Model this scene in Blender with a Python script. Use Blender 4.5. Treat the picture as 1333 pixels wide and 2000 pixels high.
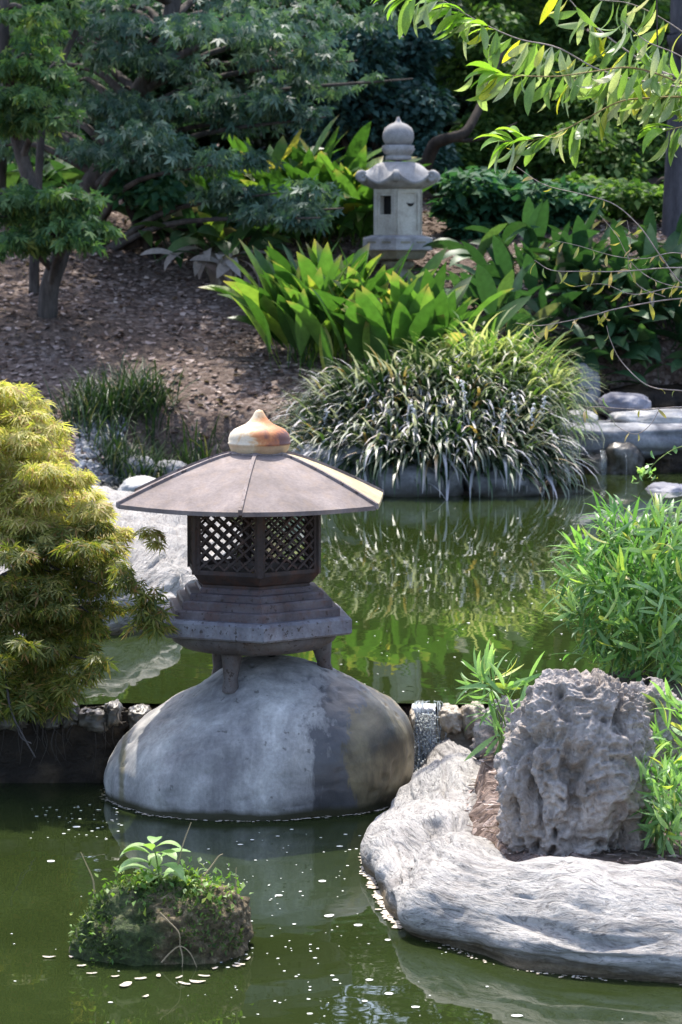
import bpy, math, random
import numpy as np
from mathutils import Vector, Matrix

for o in list(bpy.data.objects):
    bpy.data.objects.remove(o)
SC = bpy.context.scene
COL = SC.collection
rad = math.radians
rng = np.random.default_rng(7)
random.seed(7)

# ------------------------------------------------------------------ camera, sky, sun, exposure
F = 5400.0
PITCH = math.atan(530.0 / F)
CAMZ = 1.7
cam_d = bpy.data.cameras.new('camera')
cam = bpy.data.objects.new('camera', cam_d)
COL.objects.link(cam)
cam.location = (0, 0, CAMZ)
cam.rotation_euler = (math.pi / 2 - PITCH, 0, 0)
cam_d.sensor_fit = 'VERTICAL'
cam_d.sensor_height = 36.0
cam_d.sensor_width = 24.0
cam_d.lens = 36.0 * F / 2000.0
cam_d.clip_end = 600
cam_d.dof.use_dof = True
cam_d.dof.focus_distance = 8.1
cam_d.dof.aperture_fstop = 11.0
SC.camera = cam

SUN_AZ, SUN_EL = rad(-5), rad(63)
world = bpy.data.worlds.new('World')
SC.world = world
world.use_nodes = True
wn = world.node_tree
bg = wn.nodes['Background']
sky = wn.nodes.new('ShaderNodeTexSky')
sky.sky_type = 'NISHITA'
sky.sun_disc = False
sky.sun_elevation = SUN_EL
sky.sun_rotation = SUN_AZ
sky.air_density = 0.8
sky.dust_density = 2.5
sky.ozone_density = 0.7
wn.links.new(sky.outputs[0], bg.inputs[0])
bg.inputs[1].default_value = 0.15
sun_d = bpy.data.lights.new('sun', 'SUN')
sun_d.energy = 2.3
sun_d.angle = rad(0.6)
sun_d.color = (1.0, 0.95, 0.86)
sun = bpy.data.objects.new('sun', sun_d)
COL.objects.link(sun)
sdir = Vector((math.sin(SUN_AZ) * math.cos(SUN_EL), math.cos(SUN_AZ) * math.cos(SUN_EL), math.sin(SUN_EL)))
sun.rotation_euler = sdir.to_track_quat('Z', 'Y').to_euler()
sun.location = (0, 0, 30)
SC.view_settings.view_transform = 'Standard'
SC.view_settings.look = 'None'
SC.view_settings.gamma = 1
SC.view_settings.use_curve_mapping = False
SC.view_settings.exposure = 1.72
SC.render.engine = 'CYCLES'
SC.cycles.max_bounces = 4
SC.cycles.diffuse_bounces = 2
SC.cycles.transparent_max_bounces = 8
SC.cycles.use_denoising = True
SC.cycles.sample_clamp_indirect = 6

# ------------------------------------------------------------------ photo geometry helpers
_f = np.array([0, math.cos(PITCH), -math.sin(PITCH)])
_u = np.array([0, math.sin(PITCH), math.cos(PITCH)])
_r = np.array([1.0, 0, 0])
_c = np.array([0, 0, CAMZ])


def ray(px, py):
    return _f + _r * (px - 666.5) / F + _u * (1000 - py) / F


def W(px, py, Y):
    d = ray(px, py)
    return _c + d * (Y / d[1])


def G(px, py, z=0.0):
    d = ray(px, py)
    return _c + d * ((z - CAMZ) / d[2])


def mm(Y):
    return Y / F / math.cos(PITCH)      # metres per photo pixel


# ------------------------------------------------------------------ noise
def _hash(ix, iy, iz, seed):
    h = (ix.astype(np.int64) * 374761393 + iy.astype(np.int64) * 668265263 + iz.astype(np.int64) * 2147483647 + seed * 974711) & 0xFFFFFFFF
    h = ((h ^ (h >> 13)) * 1274126177) & 0xFFFFFFFF
    h = ((h ^ (h >> 16)) * 2246822519) & 0xFFFFFFFF
    return ((h ^ (h >> 15)) & 0xFFFFFF) / float(0xFFFFFF)


def vnoise(P, seed=0):
    P = np.asarray(P, float)
    I = np.floor(P).astype(np.int64)
    f = P - I
    f = f * f * f * (f * (f * 6 - 15) + 10)
    out = 0
    for dx in (0, 1):
        for dy in (0, 1):
            for dz in (0, 1):
                w = (f[:, 0] if dx else 1 - f[:, 0]) * (f[:, 1] if dy else 1 - f[:, 1]) * (f[:, 2] if dz else 1 - f[:, 2])
                out = out + w * _hash(I[:, 0] + dx, I[:, 1] + dy, I[:, 2] + dz, seed)
    return out * 2 - 1


def fbm(P, oct=4, seed=0, gain=.5):
    P = np.asarray(P, float)
    a, s, out = 1.0, 0.0, 0
    for k in range(oct):
        out = out + a * vnoise(P * (2.03 ** k) + 17.3 * k, seed + k)
        s += a
        a *= gain
    return out / s


def worley(P, seed=0):
    P = np.asarray(P, float)
    I = np.floor(P).astype(np.int64)
    best = np.full(len(P), 9.0)
    for dx in (-1, 0, 1):
        for dy in (-1, 0, 1):
            for dz in (-1, 0, 1):
                J = I + np.array([dx, dy, dz])
                q = np.stack([_hash(J[:, 0], J[:, 1], J[:, 2], seed + k) for k in (1, 2, 3)], 1) + J
                d = np.linalg.norm(q - P, axis=1)
                best = np.minimum(best, d)
    return best


def sstep(a, b, x):
    t = np.clip((x - a) / (b - a), 0, 1)
    return t * t * (3 - 2 * t)


# ------------------------------------------------------------------ mesh helpers
class MB:
    def __init__(self):
        self.v, self.f, self.n, self.uv = [], [], 0, []

    def add(self, V, Fc, uv=None):
        V = np.asarray(V, float).reshape(-1, 3)
        Fc = np.asarray(Fc, np.int64)
        self.v.append(V)
        self.f.append(Fc + self.n)
        self.uv.append(np.zeros((len(V), 2)) if uv is None else np.asarray(uv, float))
        self.n += len(V)
        return self

    def mesh(self, name, mat, off=(0, 0, 0), smooth=True, uv=False):
        V = np.concatenate(self.v) - np.asarray(off, float)
        me = bpy.data.meshes.new(name)
        me.vertices.add(len(V))
        me.vertices.foreach_set('co', V.astype(np.float32).ravel())
        idx = np.concatenate([f.ravel() for f in self.f])
        tot = np.concatenate([np.full(len(f), f.shape[1]) for f in self.f])
        me.loops.add(len(idx))
        me.loops.foreach_set('vertex_index', idx.astype(np.int32))
        me.polygons.add(len(tot))
        start = np.concatenate([[0], np.cumsum(tot)[:-1]])
        me.polygons.foreach_set('loop_start', start.astype(np.int32))
        me.polygons.foreach_set('loop_total', tot.astype(np.int32))
        me.polygons.foreach_set('use_smooth', np.full(len(tot), smooth))
        if uv:
            l = me.uv_layers.new(name='UVMap')
            l.data.foreach_set('uv', np.concatenate(self.uv)[idx].astype(np.float32).ravel())
        me.update(calc_edges=True)
        me.validate()
        if mat:
            me.materials.append(mat)
        return me


def wloc(o):
    p = np.zeros(3)
    while o is not None:
        p = p + np.array(o.location)
        o = o.parent
    return p


def tag(o, label=None, cat=None, group=None, kind=None):
    if label: o['label'] = label
    if cat: o['category'] = cat
    if group: o['group'] = group
    if kind: o['kind'] = kind
    return o


def thing(name, label, cat, loc, group=None):
    o = bpy.data.objects.new(name, None)
    COL.objects.link(o)
    o.location = tuple(loc)
    o.empty_display_size = .1
    return tag(o, label, cat, group)


def part(name, mb, mat, parent, smooth=True, uv=False, kind=None, label=None):
    me = mb.mesh(name, mat, wloc(parent), smooth, uv)
    o = bpy.data.objects.new(name, me)
    COL.objects.link(o)
    o.parent = parent
    return tag(o, label=label, kind=kind)


def solo(name, mb, mat, loc, label=None, cat=None, group=None, kind=None, smooth=True, uv=False):
    me = mb.mesh(name, mat, loc, smooth, uv)
    o = bpy.data.objects.new(name, me)
    COL.objects.link(o)
    o.location = tuple(loc)
    return tag(o, label, cat, group, kind)


def inst(name, me, parent, M):
    """an object of its own sharing mesh data, at world matrix M"""
    o = bpy.data.objects.new(name, me)
    COL.objects.link(o)
    o.parent = parent
    T = Matrix.Translation(-Vector(wloc(parent)))
    o.matrix_local = T @ M
    return o


def grid_faces(nu, nv, wrap=False):
    a = np.arange(nu * nv).reshape(nu, nv)
    if wrap:
        a = np.concatenate([a, a[:1]], 0)
    return np.stack([a[:-1, :-1].ravel(), a[1:, :-1].ravel(), a[1:, 1:].ravel(), a[:-1, 1:].ravel()], 1)


def catmull(P, n):
    P = np.asarray(P, float)
    if len(P) == 2:
        t = np.linspace(0, 1, n)[:, None]
        return P[0] * (1 - t) + P[1] * t
    Q = np.concatenate([[2 * P[0] - P[1]], P, [2 * P[-1] - P[-2]]])
    t = np.linspace(0, len(P) - 1, n)
    i = np.minimum(t.astype(int), len(P) - 2)
    s = (t - i).reshape((-1,) + (1,) * (P.ndim - 1))
    a, b, c, d = Q[i], Q[i + 1], Q[i + 2], Q[i + 3]
    return .5 * ((2 * b) + (c - a) * s + (2 * a - 5 * b + 4 * c - d) * s ** 2 + (3 * b - a - 3 * c + d) * s ** 3)


def tube(mb, P, r0, r1, sides=6, n=None, power=1.0):
    P = np.asarray(P, float)
    if n is None:
        n = max(2, len(P) * 4)
    C = catmull(P, n)
    T = np.gradient(C, axis=0)
    T /= np.linalg.norm(T, axis=1)[:, None] + 1e-9
    ref = np.array([0.13, 0.21, 1.0]) if abs(T[0][2]) < .9 else np.array([1.0, .2, 0.1])
    A = np.cross(T, ref); A /= np.linalg.norm(A, axis=1)[:, None] + 1e-9
    B = np.cross(T, A)
    R = (r0 + (r1 - r0) * np.linspace(0, 1, n) ** power)[:, None, None]
    a = np.linspace(0, 2 * np.pi, sides, endpoint=False)
    V = C[:, None] + R * (A[:, None] * np.cos(a)[None, :, None] + B[:, None] * np.sin(a)[None, :, None])
    idx = np.arange(n * sides).reshape(n, sides)
    nx = np.roll(idx, -1, 1)
    Fc = np.stack([idx[:-1].ravel(), nx[:-1].ravel(), nx[1:].ravel(), idx[1:].ravel()], 1)
    mb.add(V.reshape(-1, 3), Fc)
    return C


def frames(d, up, roll=0.0):
    """rotation matrices: local y = d, local z ~ up"""
    d = d / (np.linalg.norm(d, axis=1)[:, None] + 1e-9)
    x = np.cross(d, up)
    x /= np.linalg.norm(x, axis=1)[:, None] + 1e-6
    z = np.cross(x, d)
    return np.stack([x, d, z], 2)


def scatter(mb, tv, tf, pos, R, s):
    n, k = len(pos), len(tv)
    s = np.asarray(s)
    if s.ndim == 1:
        s = np.repeat(s[:, None], 3, 1)
    V = np.einsum('nij,nkj->nki', R, tv[None] * s[:, None, :]) + pos[:, None]
    Fc = tf[None] + (np.arange(n) * k)[:, None, None]
    mb.add(V.reshape(-1, 3), Fc.reshape(-1, tf.shape[1]))


def unit(n):
    v = rng.normal(size=(n, 3))
    return v / np.linalg.norm(v, axis=1)[:, None]


def box(mb, c, sx, sy, sz, ang=0.0):
    x, y, z = sx / 2, sy / 2, sz / 2
    V = np.array([[-x, -y, -z], [x, -y, -z], [x, y, -z], [-x, y, -z], [-x, -y, z], [x, -y, z], [x, y, z], [-x, y, z]])
    ca, sa = math.cos(ang), math.sin(ang)
    V = V @ np.array([[ca, sa, 0], [-sa, ca, 0], [0, 0, 1]]) + np.asarray(c)
    mb.add(V, [[0, 3, 2, 1], [4, 5, 6, 7], [0, 1, 5, 4], [1, 2, 6, 5], [2, 3, 7, 6], [3, 0, 4, 7]])


def bar(mb, a, b, w, h, up=(0, 0, 1)):
    """square bar from a to b, w across, h along up"""
    a, b, up = (np.asarray(q, float) for q in (a, b, up))
    d = (b - a) / np.linalg.norm(b - a)
    x = np.cross(d, up); x /= np.linalg.norm(x)
    z = np.cross(x, d)
    V = [p + sx * x * w / 2 + sz * z * h / 2 for p in (a, b) for sx, sz in ((-1, -1), (1, -1), (1, 1), (-1, 1))]
    mb.add(V, [[0, 1, 2, 3], [7, 6, 5, 4], [0, 4, 5, 1], [1, 5, 6, 2], [2, 6, 7, 3], [3, 7, 4, 0]])


def lathe(mb, c, prof, n=40, theta=0.0):
    prof = np.asarray(prof, float)
    a = np.linspace(0, 2 * np.pi, n, endpoint=False) + theta
    V = np.stack([np.outer(np.sin(a), prof[:, 0]), np.outer(-np.cos(a), prof[:, 0]), np.tile(prof[:, 1], (n, 1))], 2) + np.asarray(c)
    mb.add(V.reshape(-1, 3), grid_faces(n, len(prof), True))


def hexprism(mb, c, prof, theta):
    """stack of hexagon rings [(R,z)..] closed top and bottom; front corner at angle theta"""
    prof = [(1e-4, prof[0][1])] + list(prof) + [(1e-4, prof[-1][1])]
    lathe(mb, c, prof, 6, theta)


# ------------------------------------------------------------------ materials
def new_mat(name):
    m = bpy.data.materials.new(name)
    m.use_nodes = True
    nt = m.node_tree
    b = nt.nodes['Principled BSDF']
    return m, nt, b


def N(nt, typ, **kw):
    n = nt.nodes.new(typ)
    for k, v in kw.items():
        setattr(n, k, v)
    return n


def ramp(nt, stops, src=None, interp='LINEAR'):
    r = nt.nodes.new('ShaderNodeValToRGB')
    r.color_ramp.interpolation = interp
    el = r.color_ramp.elements
    el[0].position, el[0].color = stops[0][0], tuple(stops[0][1]) + (1,)
    el[1].position, el[1].color = stops[-1][0], tuple(stops[-1][1]) + (1,)
    for p, c in stops[1:-1]:
        e = el.new(p)
        e.color = tuple(c) + (1,)
    if src is not None:
        nt.links.new(src, r.inputs[0])
    return r


def g3(v):
    return (v, v, v)


def noise_node(nt, scale, detail=4, rough=.55, vec=None, dist=0.0):
    n = N(nt, 'ShaderNodeTexNoise')
    n.inputs['Scale'].default_value = scale
    n.inputs['Detail'].default_value = detail
    n.inputs['Roughness'].default_value = rough
    n.inputs['Distortion'].default_value = dist
    if vec is not None:
        nt.links.new(vec, n.inputs['Vector'])
    return n


def mapping(nt, src, scale=(1, 1, 1), rot=(0, 0, 0)):
    m = N(nt, 'ShaderNodeMapping')
    m.inputs['Scale'].default_value = scale
    m.inputs['Rotation'].default_value = rot
    nt.links.new(src, m.inputs['Vector'])
    return m.outputs[0]


def mixc(nt, fac, a, b, mode='MIX'):
    m = N(nt, 'ShaderNodeMix', data_type='RGBA', blend_type=mode)
    for sock, v in ((m.inputs[0], fac), (m.inputs[6], a), (m.inputs[7], b)):
        if isinstance(v, (int, float)):
            sock.default_value = v
        elif isinstance(v, (tuple, list)):
            sock.default_value = tuple(v) + (1,)
        else:
            nt.links.new(v, sock)
    return m.outputs[2]


def math_n(nt, op, a, b=None, clamp=False):
    m = N(nt, 'ShaderNodeMath', operation=op, use_clamp=clamp)
    for i, v in enumerate((a, b)):
        if v is None: continue
        if isinstance(v, (int, float)):
            m.inputs[i].default_value = v
        else:
            nt.links.new(v, m.inputs[i])
    return m.outputs[0]


def bump(nt, b, h, strength, dist):
    n = N(nt, 'ShaderNodeBump')
    n.inputs['Strength'].default_value = strength
    n.inputs['Distance'].default_value = dist
    nt.links.new(h, n.inputs['Height'])
    nt.links.new(n.outputs[0], b.inputs['Normal'])
    return n


def leaf_mat(name, stops, transl=.35, rough=.42, src='island', spec=.4, tmul=1.5, uvgrad=None, vein=False):
    m, nt, b = new_mat(name)
    if src == 'island':
        s = N(nt, 'ShaderNodeNewGeometry').outputs['Random Per Island']
    else:
        s = N(nt, 'ShaderNodeObjectInfo').outputs['Random']
    col = ramp(nt, stops, s).outputs[0]
    tc = N(nt, 'ShaderNodeTexCoord')
    nz = noise_node(nt, 30 if src == 'object' else 3.0, 2, vec=tc.outputs['Object'])
    col = mixc(nt, .5, col, ramp(nt, [(.3, g3(.55)), (.7, g3(1.25))], nz.outputs[0]).outputs[0], 'MULTIPLY')
    if uvgrad:
        sep = N(nt, 'ShaderNodeSeparateXYZ')
        nt.links.new(tc.outputs['UV'], sep.inputs[0])
        fac = ramp(nt, [(uvgrad[0], g3(0)), (1, g3(1))], sep.outputs[1]).outputs[0]
        fac = math_n(nt, 'MULTIPLY', fac, ramp(nt, [(.35, g3(0)), (.75, g3(1))], s).outputs[0])
        col = mixc(nt, fac, col, uvgrad[1])
    if vein:
        sep = N(nt, 'ShaderNodeSeparateXYZ')
        nt.links.new(tc.outputs['UV'], sep.inputs[0])
        w = N(nt, 'ShaderNodeTexWave')
        w.inputs['Scale'].default_value = 3.2
        w.inputs['Distortion'].default_value = .6
        nt.links.new(mapping(nt, tc.outputs['UV'], (3, .15, 1)), w.inputs['Vector'])
        col = mixc(nt, .25, col, ramp(nt, [(0, g3(.6)), (1, g3(1.2))], w.outputs[0]).outputs[0], 'MULTIPLY')
    nt.links.new(col, b.inputs['Base Color'])
    b.inputs['Roughness'].default_value = rough
    b.inputs['Specular IOR Level'].default_value = spec
    t = N(nt, 'ShaderNodeBsdfTranslucent')
    tc_ = mixc(nt, 1.0, col, (tmul * .95, tmul * 1.1, tmul * .45), 'MULTIPLY')
    nt.links.new(tc_, t.inputs[0])
    mx = N(nt, 'ShaderNodeMixShader')
    mx.inputs[0].default_value = transl
    nt.links.new(b.outputs[0], mx.inputs[1])
    nt.links.new(t.outputs[0], mx.inputs[2])
    nt.links.new(mx.outputs[0], nt.nodes['Material Output'].inputs[0])
    return m


def rock_mat(name, c0, c1, c2, scale=6, rough=.85, bs=.4, bd=.01, stretch=(1, 1, 1), fine=60, spec=.3, algae=None, algae_z=None, coord='Object'):
    m, nt, b = new_mat(name)
    tc = N(nt, 'ShaderNodeTexCoord')
    v = mapping(nt, tc.outputs[coord], stretch)
    n1 = noise_node(nt, scale, 6, .6, v, .4)
    n2 = noise_node(nt, fine, 5, .65, v)
    col = ramp(nt, [(.32, c0), (.52, c1), (.7, c2)], n1.outputs[0]).outputs[0]
    col = mixc(nt, .55, col, ramp(nt, [(.3, g3(.55)), (.7, g3(1.3))], n2.outputs[0]).outputs[0], 'MULTIPLY')
    if algae:
        geo = N(nt, 'ShaderNodeNewGeometry')
        sp = N(nt, 'ShaderNodeSeparateXYZ')
        nt.links.new(geo.outputs['Position'], sp.inputs[0])
        zz = math_n(nt, 'ADD', sp.outputs[2], math_n(nt, 'MULTIPLY', math_n(nt, 'SUBTRACT', n1.outputs[0], .5), .08))
        fac = N(nt, 'ShaderNodeMapRange')
        fac.inputs[1].default_value = algae_z[0]
        fac.inputs[2].default_value = algae_z[1]
        fac.inputs[3].default_value = 1
        fac.inputs[4].default_value = 0
        nt.links.new(zz, fac.inputs[0])
        col = mixc(nt, fac.outputs[0], col, algae)
    nt.links.new(col, b.inputs['Base Color'])
    b.inputs['Roughness'].default_value = rough
    b.inputs['Specular IOR Level'].default_value = spec
    h = math_n(nt, 'ADD', n1.outputs[0], math_n(nt, 'MULTIPLY', n2.outputs[0], .35))
    bump(nt, b, h, bs, bd)
    return m


M = {}
M['maple'] = leaf_mat('maple_leaf', [(0, (.025, .06, .042)), (.4, (.055, .115, .085)), (.8, (.11, .18, .135)), (1, (.20, .27, .20))], .30, .5, spec=.3)
M['maple_green'] = leaf_mat('green_maple_leaf', [(0, (.035, .085, .035)), (.5, (.075, .15, .06)), (.85, (.13, .22, .08)), (1, (.24, .30, .09))], .36, .6, spec=.2)
M['blue_shrub'] = leaf_mat('camellia_leaf', [(0, (.022, .06, .055)), (.5, (.04, .105, .095)), (1, (.09, .17, .15))], .2, .5, spec=.3)
M['dark_tree'] = leaf_mat('evergreen_leaf', [(0, (.014, .034, .012)), (.6, (.03, .062, .022)), (1, (.06, .10, .03))], .25, .45)
M['mid_shrub'] = leaf_mat('laurel_leaf', [(0, (.04, .09, .025)), (.6, (.085, .17, .045)), (1, (.19, .28, .07))], .38, .6, spec=.2)
M['round_leaf'] = leaf_mat('round_groundcover_leaf', [(0, (.025, .08, .045)), (.6, (.045, .13, .07)), (1, (.09, .18, .09))], .3, .65, spec=.15)
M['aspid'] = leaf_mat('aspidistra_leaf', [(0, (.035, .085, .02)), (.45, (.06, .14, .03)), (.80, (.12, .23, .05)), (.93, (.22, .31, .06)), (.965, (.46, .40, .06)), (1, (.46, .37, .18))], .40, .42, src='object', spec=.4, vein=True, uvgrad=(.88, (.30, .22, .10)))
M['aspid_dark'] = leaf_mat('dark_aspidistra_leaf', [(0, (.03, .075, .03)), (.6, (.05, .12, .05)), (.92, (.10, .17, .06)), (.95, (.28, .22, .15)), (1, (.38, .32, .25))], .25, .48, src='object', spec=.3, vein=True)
M['dead_leaf'] = leaf_mat('dead_hanging_leaf', [(0, (.16, .11, .085)), (1, (.40, .35, .32))], .15, .7, src='object')
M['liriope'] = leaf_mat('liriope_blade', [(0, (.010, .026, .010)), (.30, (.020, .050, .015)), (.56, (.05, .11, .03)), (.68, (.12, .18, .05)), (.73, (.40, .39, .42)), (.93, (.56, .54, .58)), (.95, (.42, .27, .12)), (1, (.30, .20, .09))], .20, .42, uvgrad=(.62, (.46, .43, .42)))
M['liriope_sun'] = leaf_mat('liriope_sun_toned_blade', [(0, (.08, .16, .04)), (.45, (.18, .28, .07)), (.75, (.36, .40, .16)), (1, (.56, .52, .36))], .35, .42, uvgrad=(.5, (.46, .43, .34)))  # lighter, yellower copy of the blade colours with sunlight painted in
M['spike'] = leaf_mat('liriope_flower', [(0, (.50, .50, .56)), (1, (.70, .70, .74))], .2, .8)
M['mondo'] = leaf_mat('dark_grass_blade', [(0, (.014, .032, .012)), (.7, (.03, .062, .02)), (.88, (.05, .09, .03)), (1, (.17, .15, .09))], .2, .5)
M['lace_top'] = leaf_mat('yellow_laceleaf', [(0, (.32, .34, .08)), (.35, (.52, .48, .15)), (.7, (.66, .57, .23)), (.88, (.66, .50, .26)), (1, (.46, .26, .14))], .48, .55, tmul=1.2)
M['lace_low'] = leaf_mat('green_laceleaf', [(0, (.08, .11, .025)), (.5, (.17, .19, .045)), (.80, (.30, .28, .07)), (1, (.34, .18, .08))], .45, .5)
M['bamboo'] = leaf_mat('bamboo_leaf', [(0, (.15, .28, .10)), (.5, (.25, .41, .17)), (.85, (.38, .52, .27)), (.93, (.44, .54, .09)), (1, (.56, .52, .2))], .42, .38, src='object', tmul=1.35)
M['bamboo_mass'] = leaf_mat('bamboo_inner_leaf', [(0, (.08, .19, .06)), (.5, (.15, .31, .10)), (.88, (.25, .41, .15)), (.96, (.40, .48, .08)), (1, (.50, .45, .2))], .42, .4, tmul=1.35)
M['peach'] = leaf_mat('peach_leaf', [(0, (.15, .25, .07)), (.40, (.24, .36, .10)), (.58, (.33, .40, .22)), (.80, (.48, .48, .38)), (.88, (.54, .52, .05)), (1, (.62, .55, .06))], .42, .42, src='object', tmul=1.35, vein=True)
M['peach_tip'] = leaf_mat('peach_tip_leaf', [(0, (.20, .38, .05)), (1, (.34, .48, .08))], .45, .4, src='object', tmul=1.3, vein=True)
M['twig_leaf'] = leaf_mat('dry_twig_leaf', [(0, (.28, .26, .06)), (.4, (.42, .36, .10)), (.7, (.46, .30, .18)), (1, (.16, .26, .06))], .35, .5, src='object')
M['seedling'] = leaf_mat('seedling_leaf', [(0, (.20, .36, .10)), (1, (.34, .46, .17))], .35, .45, src='object', vein=True)
M['weed'] = leaf_mat('small_weed_leaf', [(0, (.07, .15, .03)), (.7, (.15, .26, .05)), (1, (.30, .34, .07))], .35, .5)
M['moss'] = leaf_mat('moss_frond', [(0, (.04, .075, .018)), (.6, (.085, .14, .032)), (1, (.18, .22, .06))], .2, .8)
M['litter'] = leaf_mat('leaf_litter_chip', [(0, (.07, .042, .032)), (.4, (.16, .105, .082)), (.75, (.28, .21, .18)), (.93, (.42, .33, .30)), (1, (.54, .44, .38))], .05, .75, spec=.2)
M['straw'] = leaf_mat('dry_stalk', [(0, (.30, .22, .13)), (1, (.46, .36, .22))], .05, .8)


def bark(name, a, b_, sc=14):
    return rock_mat(name, a, tuple((x + y) / 2 for x, y in zip(a, b_)), b_, sc, .9, .7, .012, (1, 1, .25), 70, .2)


M['bark_dark'] = bark('dark_bark', (.018, .014, .012), (.06, .048, .04))
M['bark_grey'] = bark('grey_bark', (.04, .038, .045), (.11, .105, .115), 8)
M['bark_maple'] = bark('maple_bark', (.03, .026, .024), (.11, .095, .085))
M['twig'] = bark('pale_twig', (.24, .19, .16), (.46, .38, .34), 30)
M['twig_green'] = bark('green_twig', (.22, .16, .07), (.38, .30, .14), 30)
M['culm'] = bark('bamboo_culm', (.10, .17, .04), (.25, .30, .10), 30)

M['stone_grey'] = rock_mat('grey_stone', (.14, .14, .15), (.24, .24, .255), (.37, .37, .38), 7, .85, .5, .012, fine=55, algae=(.07, .065, .05), algae_z=(.25, .33))
M['stone_pale'] = rock_mat('pale_stone', (.26, .26, .255), (.40, .39, .375), (.54, .53, .51), 6, .85, .5, .012, fine=60)
M['stone_blue'] = rock_mat('blue_grey_stone', (.12, .12, .15), (.19, .19, .23), (.28, .28, .32), 6, .6, .3, .008, fine=80)
M['stone_brown'] = rock_mat('brown_wet_stone', (.035, .03, .024), (.09, .078, .062), (.22, .20, .17), 9, .4, .6, .014, fine=60, spec=.6)
M['weir_stone'] = rock_mat('wet_ochre_stone', (.16, .12, .075), (.32, .27, .20), (.55, .50, .43), 12, .4, .8, .02, fine=60, spec=.6)
M['wet_dark'] = rock_mat('dark_wet_rock', (.010, .007, .005), (.026, .018, .012), (.075, .052, .032), 9, .6, .9, .03, fine=50, spec=.25)
M['lantern_stone'] = rock_mat('carved_grey_granite', (.19, .183, .183), (.30, .29, .287), (.42, .405, .395), 8, .9, .35, .006, fine=130)
M['lantern_stone_light'] = rock_mat('carved_pale_granite', (.30, .275, .23), (.43, .40, .34), (.53, .50, .43), 9, .9, .25, .005, fine=130)
M['lantern_stone_brown'] = rock_mat('brown_granite', (.12, .11, .08), (.22, .20, .14), (.34, .32, .26), 8, .9, .4, .006, fine=110)  # darker, browner tone for platform underside, post and slot bars
M['black'] = rock_mat('painted_dark', (.012, .011, .010), (.016, .015, .014), (.02, .018, .016), 9, .95, .1, .002)  # near-black that paints the shade inside the stone lantern


def ground_mat():
    m, nt, b = new_mat('mulch_ground')
    tc = N(nt, 'ShaderNodeTexCoord')
    n1 = noise_node(nt, 1.1, 5, .6, tc.outputs['Object'])
    vo = N(nt, 'ShaderNodeTexVoronoi')
    vo.inputs['Scale'].default_value = 34
    vo.inputs['Randomness'].default_value = 1
    nt.links.new(mapping(nt, tc.outputs['Object'], (1, 1.0, 1)), vo.inputs['Vector'])
    n2 = noise_node(nt, 60, 4, .6, tc.outputs['Object'])
    sp = N(nt, 'ShaderNodeSeparateColor')
    nt.links.new(vo.outputs['Color'], sp.inputs[0])
    chip = ramp(nt, [(0, (.06, .04, .032)), (.5, (.14, .10, .084)), (.85, (.23, .18, .155)), (1, (.36, .29, .26))], sp.outputs[0]).outputs[0]
    fine = ramp(nt, [(.3, (.055, .038, .03)), (.7, (.16, .12, .098))], n2.outputs[0]).outputs[0]
    col = mixc(nt, ramp(nt, [(.4, g3(.1)), (.6, g3(.85))], n1.outputs[0]).outputs[0], fine, chip)
    nt.links.new(col, b.inputs['Base Color'])
    b.inputs['Roughness'].default_value = .95
    b.inputs['Specular IOR Level'].default_value = .15
    h = math_n(nt, 'ADD', math_n(nt, 'MULTIPLY', vo.outputs['Distance'], -.8), n2.outputs[0])
    bump(nt, b, h, .8, .02)
    return m


M['ground'] = ground_mat()


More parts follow.
